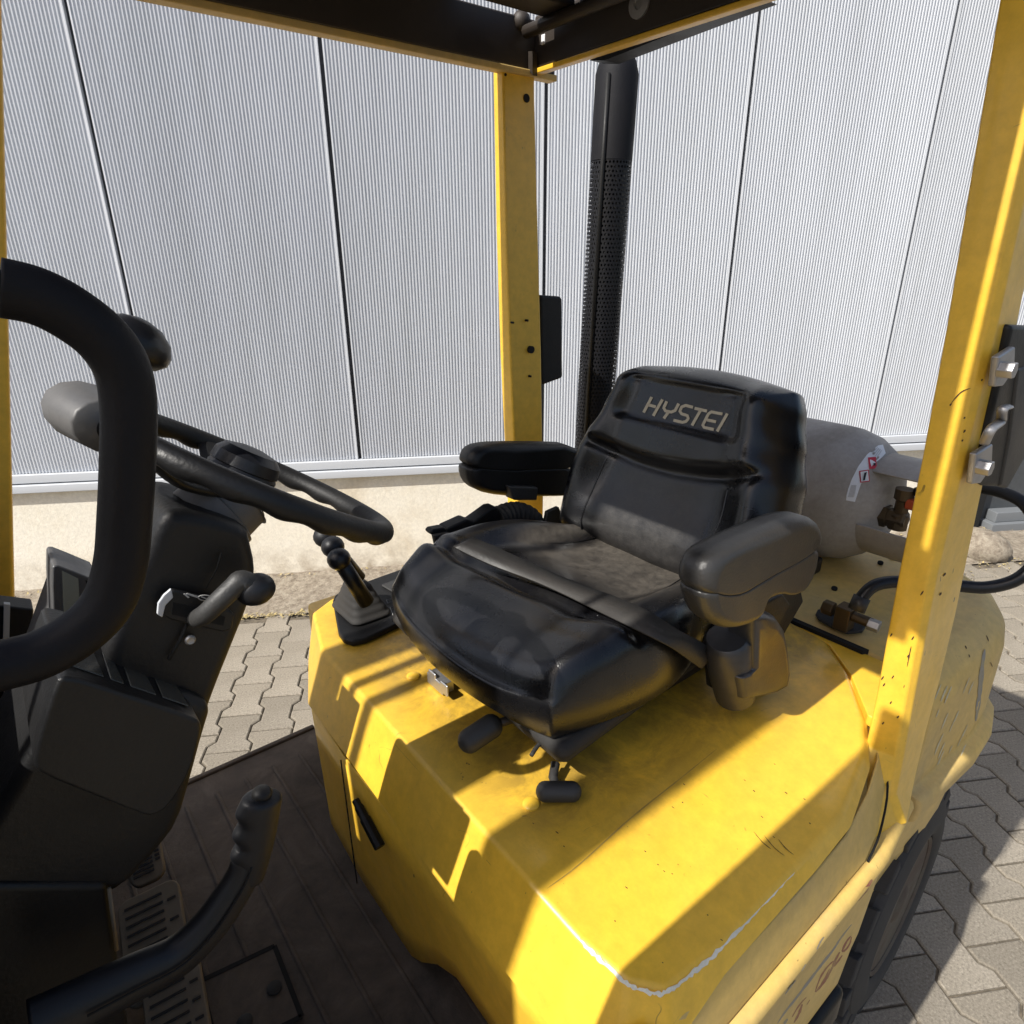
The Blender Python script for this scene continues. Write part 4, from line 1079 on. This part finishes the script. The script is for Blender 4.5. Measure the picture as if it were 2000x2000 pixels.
# collar, hub, wheel
AX = V(math.sin(math.radians(33)), 0, math.cos(math.radians(33)))
LL = P(183, 812, y=CYc); RR = P(715, 1010, y=CYc); hub = (LL+RR)/2
Rw_ = (RR-hub).length; e1 = (RR-hub).normalized(); AX = V(-e1.z, 0, e1.x); AX = AX if AX.z > 0 else -AX
print('wheel radius', Rw_, hub, AX)
cb = P(414, 1012, y=.605); cL = (hub-AX*.02-cb).length
mk('column_collar', *lathe(cb, hub-AX*.02-cb, [(-.01, .039), (.010, .0385), (.012, .0345), (.030, .033), (.031, .0355), (.033, .030)]+[(.034+(cL-.034)*k/8, .030-.001*k+(.0012 if k % 2 else 0)) for k in range(1, 9)], 36), M_clamp, FL, auto=30)
e2 = V(0, 1, 0); NR = 96
ring = []
for k in range(NR):
    a = 2*math.pi*k/NR; c = hub+Rw_*(math.cos(a)*e1+math.sin(a)*e2); rd = (c-hub).normalized()
    rr_ = []
    for i in range(14):
        b = 2*math.pi*i/14; q = .0118
        low = max(0, -math.sin(b)); wv = .0042*low*(.5-.5*math.cos(a*22))
        rr_.append(c+rd*math.cos(b)*q+AX*(math.sin(b)*q*1.0+wv))
    ring.append(rr_)
SW = mk('steering_wheel', *loft(ring, cyc=True), M_plas, FL, sub=1)
for a in (math.radians(-150), math.radians(90), math.radians(178)):
    c = hub+Rw_*.97*(math.cos(a)*e1+math.sin(a)*e2); s = hub+.03*(math.cos(a)*e1+math.sin(a)*e2)-AX*.022
    mid = s.lerp(c, .5)-AX*.010
    mk('spoke', *tube(catmull([s, mid, c], 6), lambda t_: .013+.005*abs(t_-.5), 12, flat=.45, upv=e2 if abs(math.cos(a)) > .5 else e1), M_plas, SW)
mk('hub', *lathe(hub-AX*.036-e1*.008, AX, [(0, .024), (.012, .028), (.026, .031), (.036, .032), (.039, .0305), (.040, .032), (.050, .0305), (.057, .024), (.060, .010)], 36), M_knob, SW, auto=30)
# spinner knob with cast clamp
aS = math.radians(186); cS = hub+Rw_*(math.cos(aS)*e1+math.sin(aS)*e2); rad = (cS-hub).normalized(); tan = AX.cross(rad).normalized()
k1 = cS+AX*.004
mk('spinner_clamp', *tube(catmull([cS-tan*.038, cS-tan*.02+rad*.004, cS+rad*.006, cS+tan*.03], 5), lambda t_: .024-.007*abs(t_-.4), 14, flat=1.25, upv=AX), M_clamp, SW)
mk('clamp_band', *tube([cS-tan*.036, cS-tan*.044], .021, 14), M_knob, SW)
mk('spinner_stem', *cyl(cS, cS+AX*.058, .008, n=12), M_steel, SW)
mk('spinner_knob', *lathe(cS+AX*.050, AX, [(0, .010), (.003, .022), (.010, .0285), (.017, .029), (.026, .025), (.034, .015), (.037, .004)], 24), M_knob, SW)

# direction lever with its bezel
lv = catmull([P(384, 1208, y=.54), P(400, 1200, y=.522), P(430, 1172, y=.515), P(458, 1146, y=.515), P(472, 1135, y=.515), P(492, 1148, y=.515)], 5)
mk('direction_lever', *tube(lv, lambda t_: .0078+.0022*t_, 14), M_plas2, FL)
mk('lever_knob', *ball(P(499, 1151, y=.515), .0145, 20, (1.15, 1.0, .95)), M_knob, FL)
bz = [(312, 1160), (335, 1146), (420, 1168), (455, 1195), (450, 1225), (430, 1230), (330, 1206), (310, 1195)]
mk('lever_bezel', *prism([P(a, b, y=.545) for a, b in bz], (0, -.006, 0)), M_col, FL, bev=.0025, seg=3)
mk('lever_slot', *prism([P(a, b, y=.5386) for a, b in ((338, 1176), (400, 1190), (440, 1205), (436, 1222), (335, 1200))], (0, .004, 0)), M_dark, FL, flat=True)
mk('bezel_trim', *prism([P(a, b, y=.538) for a, b in ((333, 1147), (337, 1165), (322, 1180), (316, 1204), (305, 1197), (307, 1176), (318, 1160))], (0, -.003, 0)), M_trim, FL, bev=.001)
mk('arrow_mark', *cat_([prism([P(a, b, y=.5385) for a, b in q], (0, -.0006, 0)) for q in (((358, 1160), (361, 1159), (370, 1166), (367, 1168)), ((362, 1160), (366, 1158), (386, 1164), (387, 1168)))]), M_grey, FL, flat=True)
cN = P(401, 1168, y=.5383)
mk('neutral_mark', *cat_([tube([cN+V(math.cos(a)*.0052, 0, math.sin(a)*.0026-math.cos(a)*.002) for a in [2*math.pi*i/20 for i in range(20)]], .0005, 5, cyc=True), tube([cN+V(-.003, 0, .0025), cN+V(.003, 0, -.003)], .0006, 5)]), M_grey, FL, flat=True)

# display on the far side of the dash
dp = shell('display_pod', [(99, 1106), (106, 1101), (116, 1102), (215, 1142), (225, 1300), (140, 1300), (104, 1255)], .80, .795, .86, M_clamp, FL, .003, .006, .003)  # lighter grey paints the sunlight falling on the pod
dl = [P(a, b, y=.90) for a, b in ((92, 1124), (50, 1242), (25, 1330), (-5, 1440), (-40, 1560))]; dr_ = [P(a, b, y=.80) for a, b in ((101, 1106), (108, 1240), (112, 1330), (70, 1440), (20, 1560))]
vs = dl+dr_; mk('display_back', vs, [(k, k+1, k+6, k+5) for k in range(4)], M_clamp, FL, solid=.01)
mk('lcd_panel', *prism([P(a, b, y=.7945) for a, b in ((122, 1115), (153, 1130), (156, 1188), (126, 1216))], (0, .002, 0)), M_lcd, dp, flat=True)
mk('key_switch', *prism([P(a, b, y=.7945) for a, b in ((167, 1133), (178, 1138), (176, 1150), (171, 1150))], (0, .002, 0)), M_dark, dp, flat=True)
mk('data_panel', *prism([P(a, b, y=1.02) for a, b in ((-60, 1176), (66, 1190), (60, 1300), (52, 1420), (20, 1505), (-60, 1640))], (0, .04, 0)), M_plas, FL, bev=.003)
mk('frame_strip', *prism([P(a, b, y=1.012) for a, b in ((8, 1180), (20, 1181), (18, 1255), (6, 1255))], (0, .008, 0)), M_grey, FL, flat=True)
st = mk('rating_plate', *prism([P(a, b, y=1.013) for a, b in ((8, 1346), (40, 1350), (52, 1400), (50, 1438), (6, 1436))], (0, .006, 0)), M_white, FL, flat=True)
L = []
for x0, y0, x1, y1 in ((13, 1399, 17, 1420), (23, 1410, 27, 1421), (32, 1398, 36, 1436), (9, 1424, 16, 1427), (9, 1430, 16, 1434), (23, 1425, 30, 1429), (23, 1431, 30, 1434), (34, 1352, 37, 1380), (40, 1385, 43, 1436)):
    L.append(prism([P(a, b, y=1.0125) for a, b in ((x0, y0), (x1, y0), (x1, y1), (x0, y1))], (0, -.0004, 0)))
mk('plate_print', *cat_(L), M_grey, st, flat=True)
s2 = mk('warning_sticker', *prism([P(a, b, y=1.013) for a, b in ((7, 1440), (26, 1441), (25, 1483), (5, 1481))], (0, .006, 0)), M_lcd, FL, flat=True)
mk('sticker_print', *prism([P(a, b, y=1.0125) for a, b in ((9, 1461), (22, 1458), (24, 1462), (21, 1465))], (0, -.0004, 0)), M_ink, s2, flat=True)

# hydraulic levers and their console on the far side of the hood
con = [(651, 1182), (655, 1172), (675, 1160), (780, 1122), (860, 1090), (905, 1090), (905, 1140), (860, 1175), (790, 1222), (715, 1258), (690, 1264), (672, 1259), (662, 1245)]
console = mk('lever_console', *prism([P(a, b, z=1.0015) for a, b in con], (0, 0, .012)), M_plas, FL, bev=.004, seg=3)
mk('console_tray', *prism([P(a, b, z=1.014) for a, b in ((745, 1145), (860, 1100), (890, 1110), (850, 1150), (770, 1160))], (0, 0, .004)), M_plas2, console, bev=.002)
LB = P(703, 1225, z=1.014)
def boot(c, d, w0, w1, h, mt, parent):
    rings = []
    N_ = 11
    for k in range(N_):
        t_ = k/(N_-1); w_ = (w0+(w1-w0)*t_**.8)*(1+(.07 if k % 2 else -.03)); cc = c+Vector(d)*h*t_
        rings.append([cc+V(x*1.0, y, random.uniform(-.001, .001)) for x, y in rrect(w_*1.0, w_*1.35, w_*.22, 4)])
    return mk('lever_boot', *loft(rings), mt, parent, sub=1)
M_boot = worn('rubber_boot', (.020, .019, .018), .75, .5, dirt=(.075, .068, .06), chips=False)
boot(P(706, 1192, z=1.013), (-.05, .0, 1), .086, .034, .062, M_boot, console)
for k_, (kb, kt) in enumerate((((712, 1140), (662, 1092)), ((700, 1130), (650, 1068)), ((685, 1120), (634, 1048)))):
    yk = .925+.035*k_
    b0 = P(*kb, y=yk) if k_ else P(716, 1176, y=yk); t0 = P(*kt, y=yk)
    q = mk('hydraulic_lever', *tube([b0, b0.lerp(t0, .5), t0], lambda t_: .014-.001*t_, 12), M_knob, FL)
    mk('lever_knob', *ball(t0, .0195, 18, (1, 1, .95)), M_knob, q)
L = []
for q in (((755, 1172), (768, 1167), (768, 1175), (757, 1178)), ((762, 1186), (776, 1180), (778, 1200), (768, 1203)), ((770, 1166), (782, 1162), (782, 1167), (771, 1172))):
    ps = [P(a, b, z=1.0195 if False else 1.0142) for a, b in q]
    L.append(tube(ps, .0006, 5, cyc=True))
mk('console_symbols', *cat_(L), M_grey, console, flat=True)

# hand brake lever
yB = .47
hb = catmull([P(60, 2010, y=yB), P(150, 1965, y=yB), P(260, 1910, y=yB), P(345, 1868, y=yB), P(405, 1812, y=yB), P(450, 1750, y=yB), P(478, 1700, y=yB), P(490, 1650, y=yB)], 6)
brk = mk('parking_brake_lever', *tube(hb, lambda t_: .024-.010*t_, 14, flat=.75, upv=(0, 0, 1)), M_knob, FL)
mk('lever_groove', *tube([p+V(0, -.0, .0)+(V(0, -1, .35)).normalized()*(.0238-.0098*(k/(len(hb)-1)))*.88 for k, p in enumerate(hb) if 6 < k < len(hb)-4], .0011, 5), M_dark, brk)
def grip():
    secs = []; a0, a1 = P(484, 1722, y=yB), P(510, 1560, y=yB)
    d = (a1-a0).normalized(); s = V(d.z, 0, -d.x); n_ = 18
    for k in range(n_+1):
        t_ = k/n_; c = a0.lerp(a1, t_); r_ = .0175*(.8+.25*math.sin(min(1, t_*1.5)*math.pi/2))
        fing = .008*abs(math.sin(t_*math.pi*4)) if t_ < .95 else .004
        ring = []
        for i in range(16):
            b = 2*math.pi*i/16; q = r_+(fing if math.cos(b) < -.3 else 0)*max(0, -math.cos(b))-(.005 if math.cos(b) < -.3 else 0)
            ring.append(c+s*math.cos(b)*q+V(0, 1, 0)*math.sin(b)*r_*.8)
        secs.append(ring)
    c = a1+d*.004; secs.append([c+(p-a1)*.85 for p in secs[-1]])
    return loft(secs), a1, d
gr, a1, d1 = grip()
mk('brake_grip', *gr, M_knob, brk, sub=1)
mk('release_button', *lathe(a1+d1*.001, d1, [(0, .0085), (.006, .0085), (.009, .006), (.010, .002)], 16), M_plas, brk)

# curved foam covered grab handle beside the driver, close to the camera
yH = .41
hp = [(-260, 470), (-120, 520), (0, 562), (70, 578), (135, 610), (200, 660), (240, 722), (252, 800), (250, 900), (245, 1000), (236, 1100), (212, 1175), (160, 1232), (85, 1276), (0, 1300), (-120, 1325), (-260, 1350)]
GH = [P(a, b, y=yH) for a, b in hp]
mk('grab_handle', *tube(catmull(GH[2:], 7), .0142, 20), M_foam, FL)
mk('handle_bar', *tube(catmull(GH[:4], 6), .0085, 14), M_plas, FL)
mk('handle_bar', *tube(catmull([GH[0], V(-.07, .42, GH[0].z-.03), V(-.14, .43, GH[0].z-.16), V(-.17, .43, 1.34)], 5), .0085, 12), M_plas, FL)
mk('handle_bar', *tube(catmull([GH[-1], V(-.10, .43, GH[-1].z-.02), V(-.15, .44, 1.34)], 5), .0085, 12), M_plas, FL)

# ------------------------------------------------------------------ gas bottle
GB = thing('gas_bottle', 'scuffed pale grey gas bottle lying across the rear of the truck', 'gas bottle', (1.40, .78, 1.0))
gc = V(1.40, .78, 1.142); Rg = .148
prof = [(-.30, .02), (-.298, .05), (-.285, .085), (-.262, .115), (-.23, .136), (-.19, .1465), (-.16, Rg), (.16, Rg), (.19, .1465), (.23, .136), (.262, .115), (.285, .085), (.298, .05)]
tank = mk('bottle_body', *lathe(gc, (0, 1, 0), prof, 56), M_tank, GB)
tt = bvh(tank)
mk('bottle_seam', *lathe(gc, (0, 1, 0), [(-.006, Rg-.001), (-.004, Rg+.002), (.004, Rg+.002), (.006, Rg-.001)], 56, cap=False), M_tank, GB)
def arc_shell(a0, a1, y0, y1, r, th=.004, n_=18, holes=None):
    vs, fs = [], []
    for k in range(n_+1):
        a = math.radians(a0+(a1-a0)*k/n_); d = V(math.cos(a), 0, math.sin(a))
        for rr2 in (r, r+th):
            for y in (y0, y1): vs.append(V(gc.x, y, gc.z)+d*rr2)
    for k in range(n_):
        b = 4*k; q = 4*(k+1)
        if holes and holes[0] <= k < holes[1]: continue
        fs += [(b, q, q+1, b+1), (b+2, b+3, q+3, q+2), (b, b+2, q+2, q), (b+1, q+1, q+3, b+3)]
    fs += [(0, 1, 3, 2), (4*n_, 4*n_+2, 4*n_+3, 4*n_+1)]
    return vs, fs
mk('guard_collar', *arc_shell(190, 300, .355, .565, .100), M_tank, GB, bev=.001)
mk('guard_collar', *arc_shell(60, 128, .345, .56, .105), M_tank, GB, bev=.001)
for q in (((1727, 1040), (1735, 1030), (1768, 1034), (1768, 1082), (1745, 1080), (1728, 1068)),):
    trc = BVHTree.FromPolygons(*[[Vector(v_) for v_ in arc_shell(190, 300, .20, .565, .104)[0]], arc_shell(190, 300, .20, .565, .104)[1]])
    ps = [rayto(trc, a, b, .0015) for a, b in q]
    if all(ps): mk('hand_hole', ps, [tuple(range(len(ps)))], M_hatch, GB, flat=True)
vc = V(1.36, .455, 1.135)
mk('valve_boss', *lathe(V(1.36, .52, 1.135), (0, -1, 0), [(0, .036), (.025, .032), (.028, .026)], 20), M_tank, GB, auto=30)
valve = mk('valve', *cat_([lathe(vc+V(0, .04, 0), (0, -1, 0), [(0, .024), (.02, .024), (.022, .02), (.05, .02), (.055, .016)], 6), lathe(vc+V(0, .0, -.02), (0, 0, 1), [(0, .018), (.03, .018), (.034, .013), (.06, .013), (.064, .018), (.085, .018)], 12)]), M_brass, GB, auto=30)
mk('valve_handle', *bx(vc.x-.015, vc.x+.015, vc.y-.07, vc.y-.008, vc.z+.028, vc.z+.05), M_orange, valve, bev=.005)
mk('bottle_cradle', *cat_([bx(1.27, 1.53, .60, .64, .994, 1.04), bx(1.27, 1.53, .92, .96, .994, 1.04), bx(1.25, 1.30, .56, 1.0, .994, 1.03)]), M_plas, FL, bev=.006)
mk('bottle_strap', *lathe(gc, (0, 1, 0), [(.10, Rg+.001), (.10, Rg+.004), (.135, Rg+.004), (.135, Rg+.001)], 56, cap=False), M_steel, FL)
def decal_on(name, pix, o_, sc, tree, mt, parent, lift=.0012, split=True):
    vs = [rayto(tree, o_[0]+a*sc, o_[1]+b*sc, lift) for a, b in pix]
    if any(v_ is None for v_ in vs): return None
    return vs
left = [(980, 1140), (985, 1080), (1005, 1000), (1050, 880), (1130, 720), (1240, 570), (1380, 455), (1440, 445)]
right = [(1090, 1160), (1105, 1110), (1125, 1050), (1170, 930), (1235, 800), (1320, 690), (1430, 600), (1475, 550)]
vs, fs = [], []
for k, (a, b) in enumerate(zip(left, right)):
    for s_ in range(4):
        t_ = s_/3; h = rayto(tt, 1500+(a[0]+(b[0]-a[0])*t_)*.1553, 800+(a[1]+(b[1]-a[1])*t_)*.1553, .0012); vs.append(h or V(1.3, .6, 1.2))
for k in range(len(left)-1):
    for s_ in range(3): fs.append((4*k+s_, 4*k+s_+1, 4*k+s_+5, 4*k+s_+4))
lab = mk('safety_label', vs, fs, M_white, GB, flat=True)
for q, mt, lf in ((((1250, 608), (1350, 600), (1362, 740), (1268, 752)), M_red, .002), (((1142, 775), (1262, 758), (1272, 905), (1155, 922)), M_red, .002), (((1156, 787), (1250, 773), (1258, 895), (1167, 908)), M_white, .0027), (((1205, 800), (1235, 790), (1205, 890), (1185, 895)), M_ink, .0034), (((1315, 680), (1338, 675), (1342, 705), (1320, 710)), M_ink, .0027)):
    ps = [rayto(tt, 1500+a*.1553, 800+b*.1553, lf) for a, b in q]
    if all(ps): mk('label_symbol', ps, [tuple(range(len(ps)))], mt, lab, flat=True)
L = []
for k in range(5):
    a0 = (1010+k*16, 1100), (1050+k*14, 950); hs = [rayto(tt, 1500+p_[0]*.1553, 800+p_[1]*.1553, .0022) for p_ in a0]
    if all(hs): L.append(tube(hs, .0005, 4))
for k in range(4):
    a0 = (1370+k*18, 480+k*12), (1300+k*22, 560+k*14); hs = [rayto(tt, 1500+p_[0]*.1553, 800+p_[1]*.1553, .0022) for p_ in a0]
    if all(hs): L.append(tube(hs, .0005, 4))
mk('label_text', *cat_(L), M_grey, lab, flat=True)

# fuel hose and its fitting on the deck
hz = [((1672, 1192), 1.06), ((1684, 1166), 1.07), ((1710, 1143), 1.09), ((1753, 1136), 1.12), ((1815, 1140), 1.16), ((1871, 1144), 1.19), ((1929, 1147), 1.21), ((1987, 1131), 1.23), ((2025, 1092), 1.25), ((2032, 1040), 1.27), ((2005, 988), 1.29), ((1965, 964), 1.31), ((1914, 953), 1.33), ((1850, 950), 1.35), ((1790, 962), 1.36)]
mk('gas_hose', *tube(catmull([P(*q, x=x) for q, x in hz], 6), .0105, 12), M_knob, FL)
mk('fitting_plate', *prism([P(a, b, z=1.0012) for a, b in ((1592, 1204), (1596, 1195), (1620, 1192), (1650, 1198), (1680, 1215), (1690, 1228), (1684, 1237), (1655, 1240), (1625, 1228), (1600, 1214))], (0, 0, .006)), M_rub, FL, bev=.002)
c = P(1650, 1205, z=1.03)
mk('hose_fitting', *cat_([box(c, (.03, .026, .045)), lathe(c+V(0, .02, .005), (0, 1, 0), [(0, .014), (.02, .014)], 6), lathe(c+V(-.0, -.012, .008), (.1, -1, -.05), [(0, .010), (.035, .010)], 8)]), M_brass, FL, bev=.002)
mk('hose_clip', *lathe(c+V(.0, -.04, .006), (.1, -1, -.05), [(0, .0115), (.018, .0115)], 6), M_steel, FL, bev=.001)
mk('fitting_neck', *cyl(P(1672, 1192, x=1.06), P(1684, 1166, x=1.07), .014, n=12), M_plas2, FL)

# knocks, scratches and rub marks in the paint of the near side
M_dkmark, _, _ = mat('dark_paint_chip', (.06, .03, .015), .8)
M_pale = worn('pale_scuff', (.62, .55, .36), .6, .6, dirt=(.5, .42, .22), chips=False, scale=10)
def mark(name, tree, pix, wd, mt, lift=.0006):
    pts = catmull([(p[0], p[1], 0) for p in pix], 5); vs, fs = [], []; n_ = len(pts); ok = True
    for k, p in enumerate(pts):
        d = (pts[min(k+1, n_-1)]-pts[max(k-1, 0)]).normalized(); s_ = Vector((-d.y, d.x, 0))
        w_ = wd*.5*math.sin(math.pi*(k+.4)/(n_-.2))**.6*random.uniform(.7, 1.2)
        for q in (p-s_*w_, p+s_*w_):
            h = rayto(tree, q.x, q.y, lift)
            if h is None: return None
            vs.append(h)
        if k: fs.append((2*k-2, 2*k-1, 2*k+1, 2*k))
    return mk(name, vs, fs, mt, FL, flat=True)
pt_, ctt = vbvh(*pil_geo), vbvh(*ctw_geo)
mark('paint_scratch', pt_, [(1856, 790), (1868, 775), (1880, 764), (1896, 758)], 2.2, M_dkmark)
for a, b, l_ in ((1857, 790, 5), (1801, 1158, 9), (1836, 1160, 6), (1783, 1246, 7), (1774, 1281, 5), (1744, 1322, 6), (1724, 1324, 7), (1727, 1337, 6), (1844, 1122, 7), (1939, 716, 8), (1917, 742, 4), (1884, 816, 4), (1883, 842, 6), (1879, 860, 4), (1740, 1372, 5), (1754, 1400, 5), (1725, 1412, 5), (1741, 1240, 6)):
    mark('paint_chip', pt_, [(a-l_*.35, b+l_*.5), (a, b), (a+l_*.35, b-l_*.5)], 3.2, M_dkmark)
mark('paint_scratch', pt_, [(1772, 1302), (1776, 1280), (1780, 1262)], 2.5, M_dkmark)
mark('rub_mark', ctt, [(1923, 1268), (1918, 1300), (1912, 1360), (1905, 1408)], 9, M_greysc)
for k in range(16):
    a = random.uniform(1822, 1900); b = random.uniform(1330, 1480)-(a-1860)*.3; l_ = random.uniform(15, 45)
    mark('paint_scuff', ctt, [(a+l_*.22, b-l_*.5), (a, b), (a-l_*.2, b+l_*.5)], random.uniform(1.5, 3.5), M_pale)
for k in range(5):
    a = random.uniform(1850, 1945); b = random.uniform(1180, 1300); l_ = random.uniform(5, 12)
    mark('paint_chip', ctt, [(a-l_*.3, b-l_*.5), (a+l_*.1, b+l_*.5)], random.uniform(1.5, 2.6), M_dkmark)
# marks on the hood
M_crease = worn('crease_grime', (.40, .25, .05), .7, .7, dirt=(.6, .38, .06), chips=False, scale=12)
ht = vbvh(r0+r1, [(i, (i+1) % len(r0), len(r0)+(i+1) % len(r0), len(r0)+i) for i in range(len(r0))]+[tuple(range(0, 11)), (0, 10)+tuple(range(11, len(r0)))])
for pix, w_ in (([(1068, 1736), (1130, 1690), (1230, 1600), (1330, 1520), (1400, 1463)], 3.0), ([(840, 1560), (900, 1622), (960, 1690)], 1.6), ([(770, 1452), (812, 1500), (850, 1545)], 2.0)):
    mark('paint_scratch', ht, pix, w_, M_crease)
for k in range(30):
    a = random.uniform(1040, 1620); b = random.uniform(1480, 1900); l_ = random.uniform(3, 7)
    mark('paint_chip', ht, [(a-l_*.4, b-l_*.3), (a+l_*.4, b+l_*.3)], random.uniform(1.2, 2.2), M_dkmark)
for a, b, l_ in ((1472, 1625, 34), (1492, 1632, 40), (1520, 1640, 30), (1180, 1640, 0)):
    if l_: mark('paint_scratch', ht, [(a, b), (a+l_*.5, b+l_*.6), (a+l_, b+l_)], 1.4, M_dkmark)
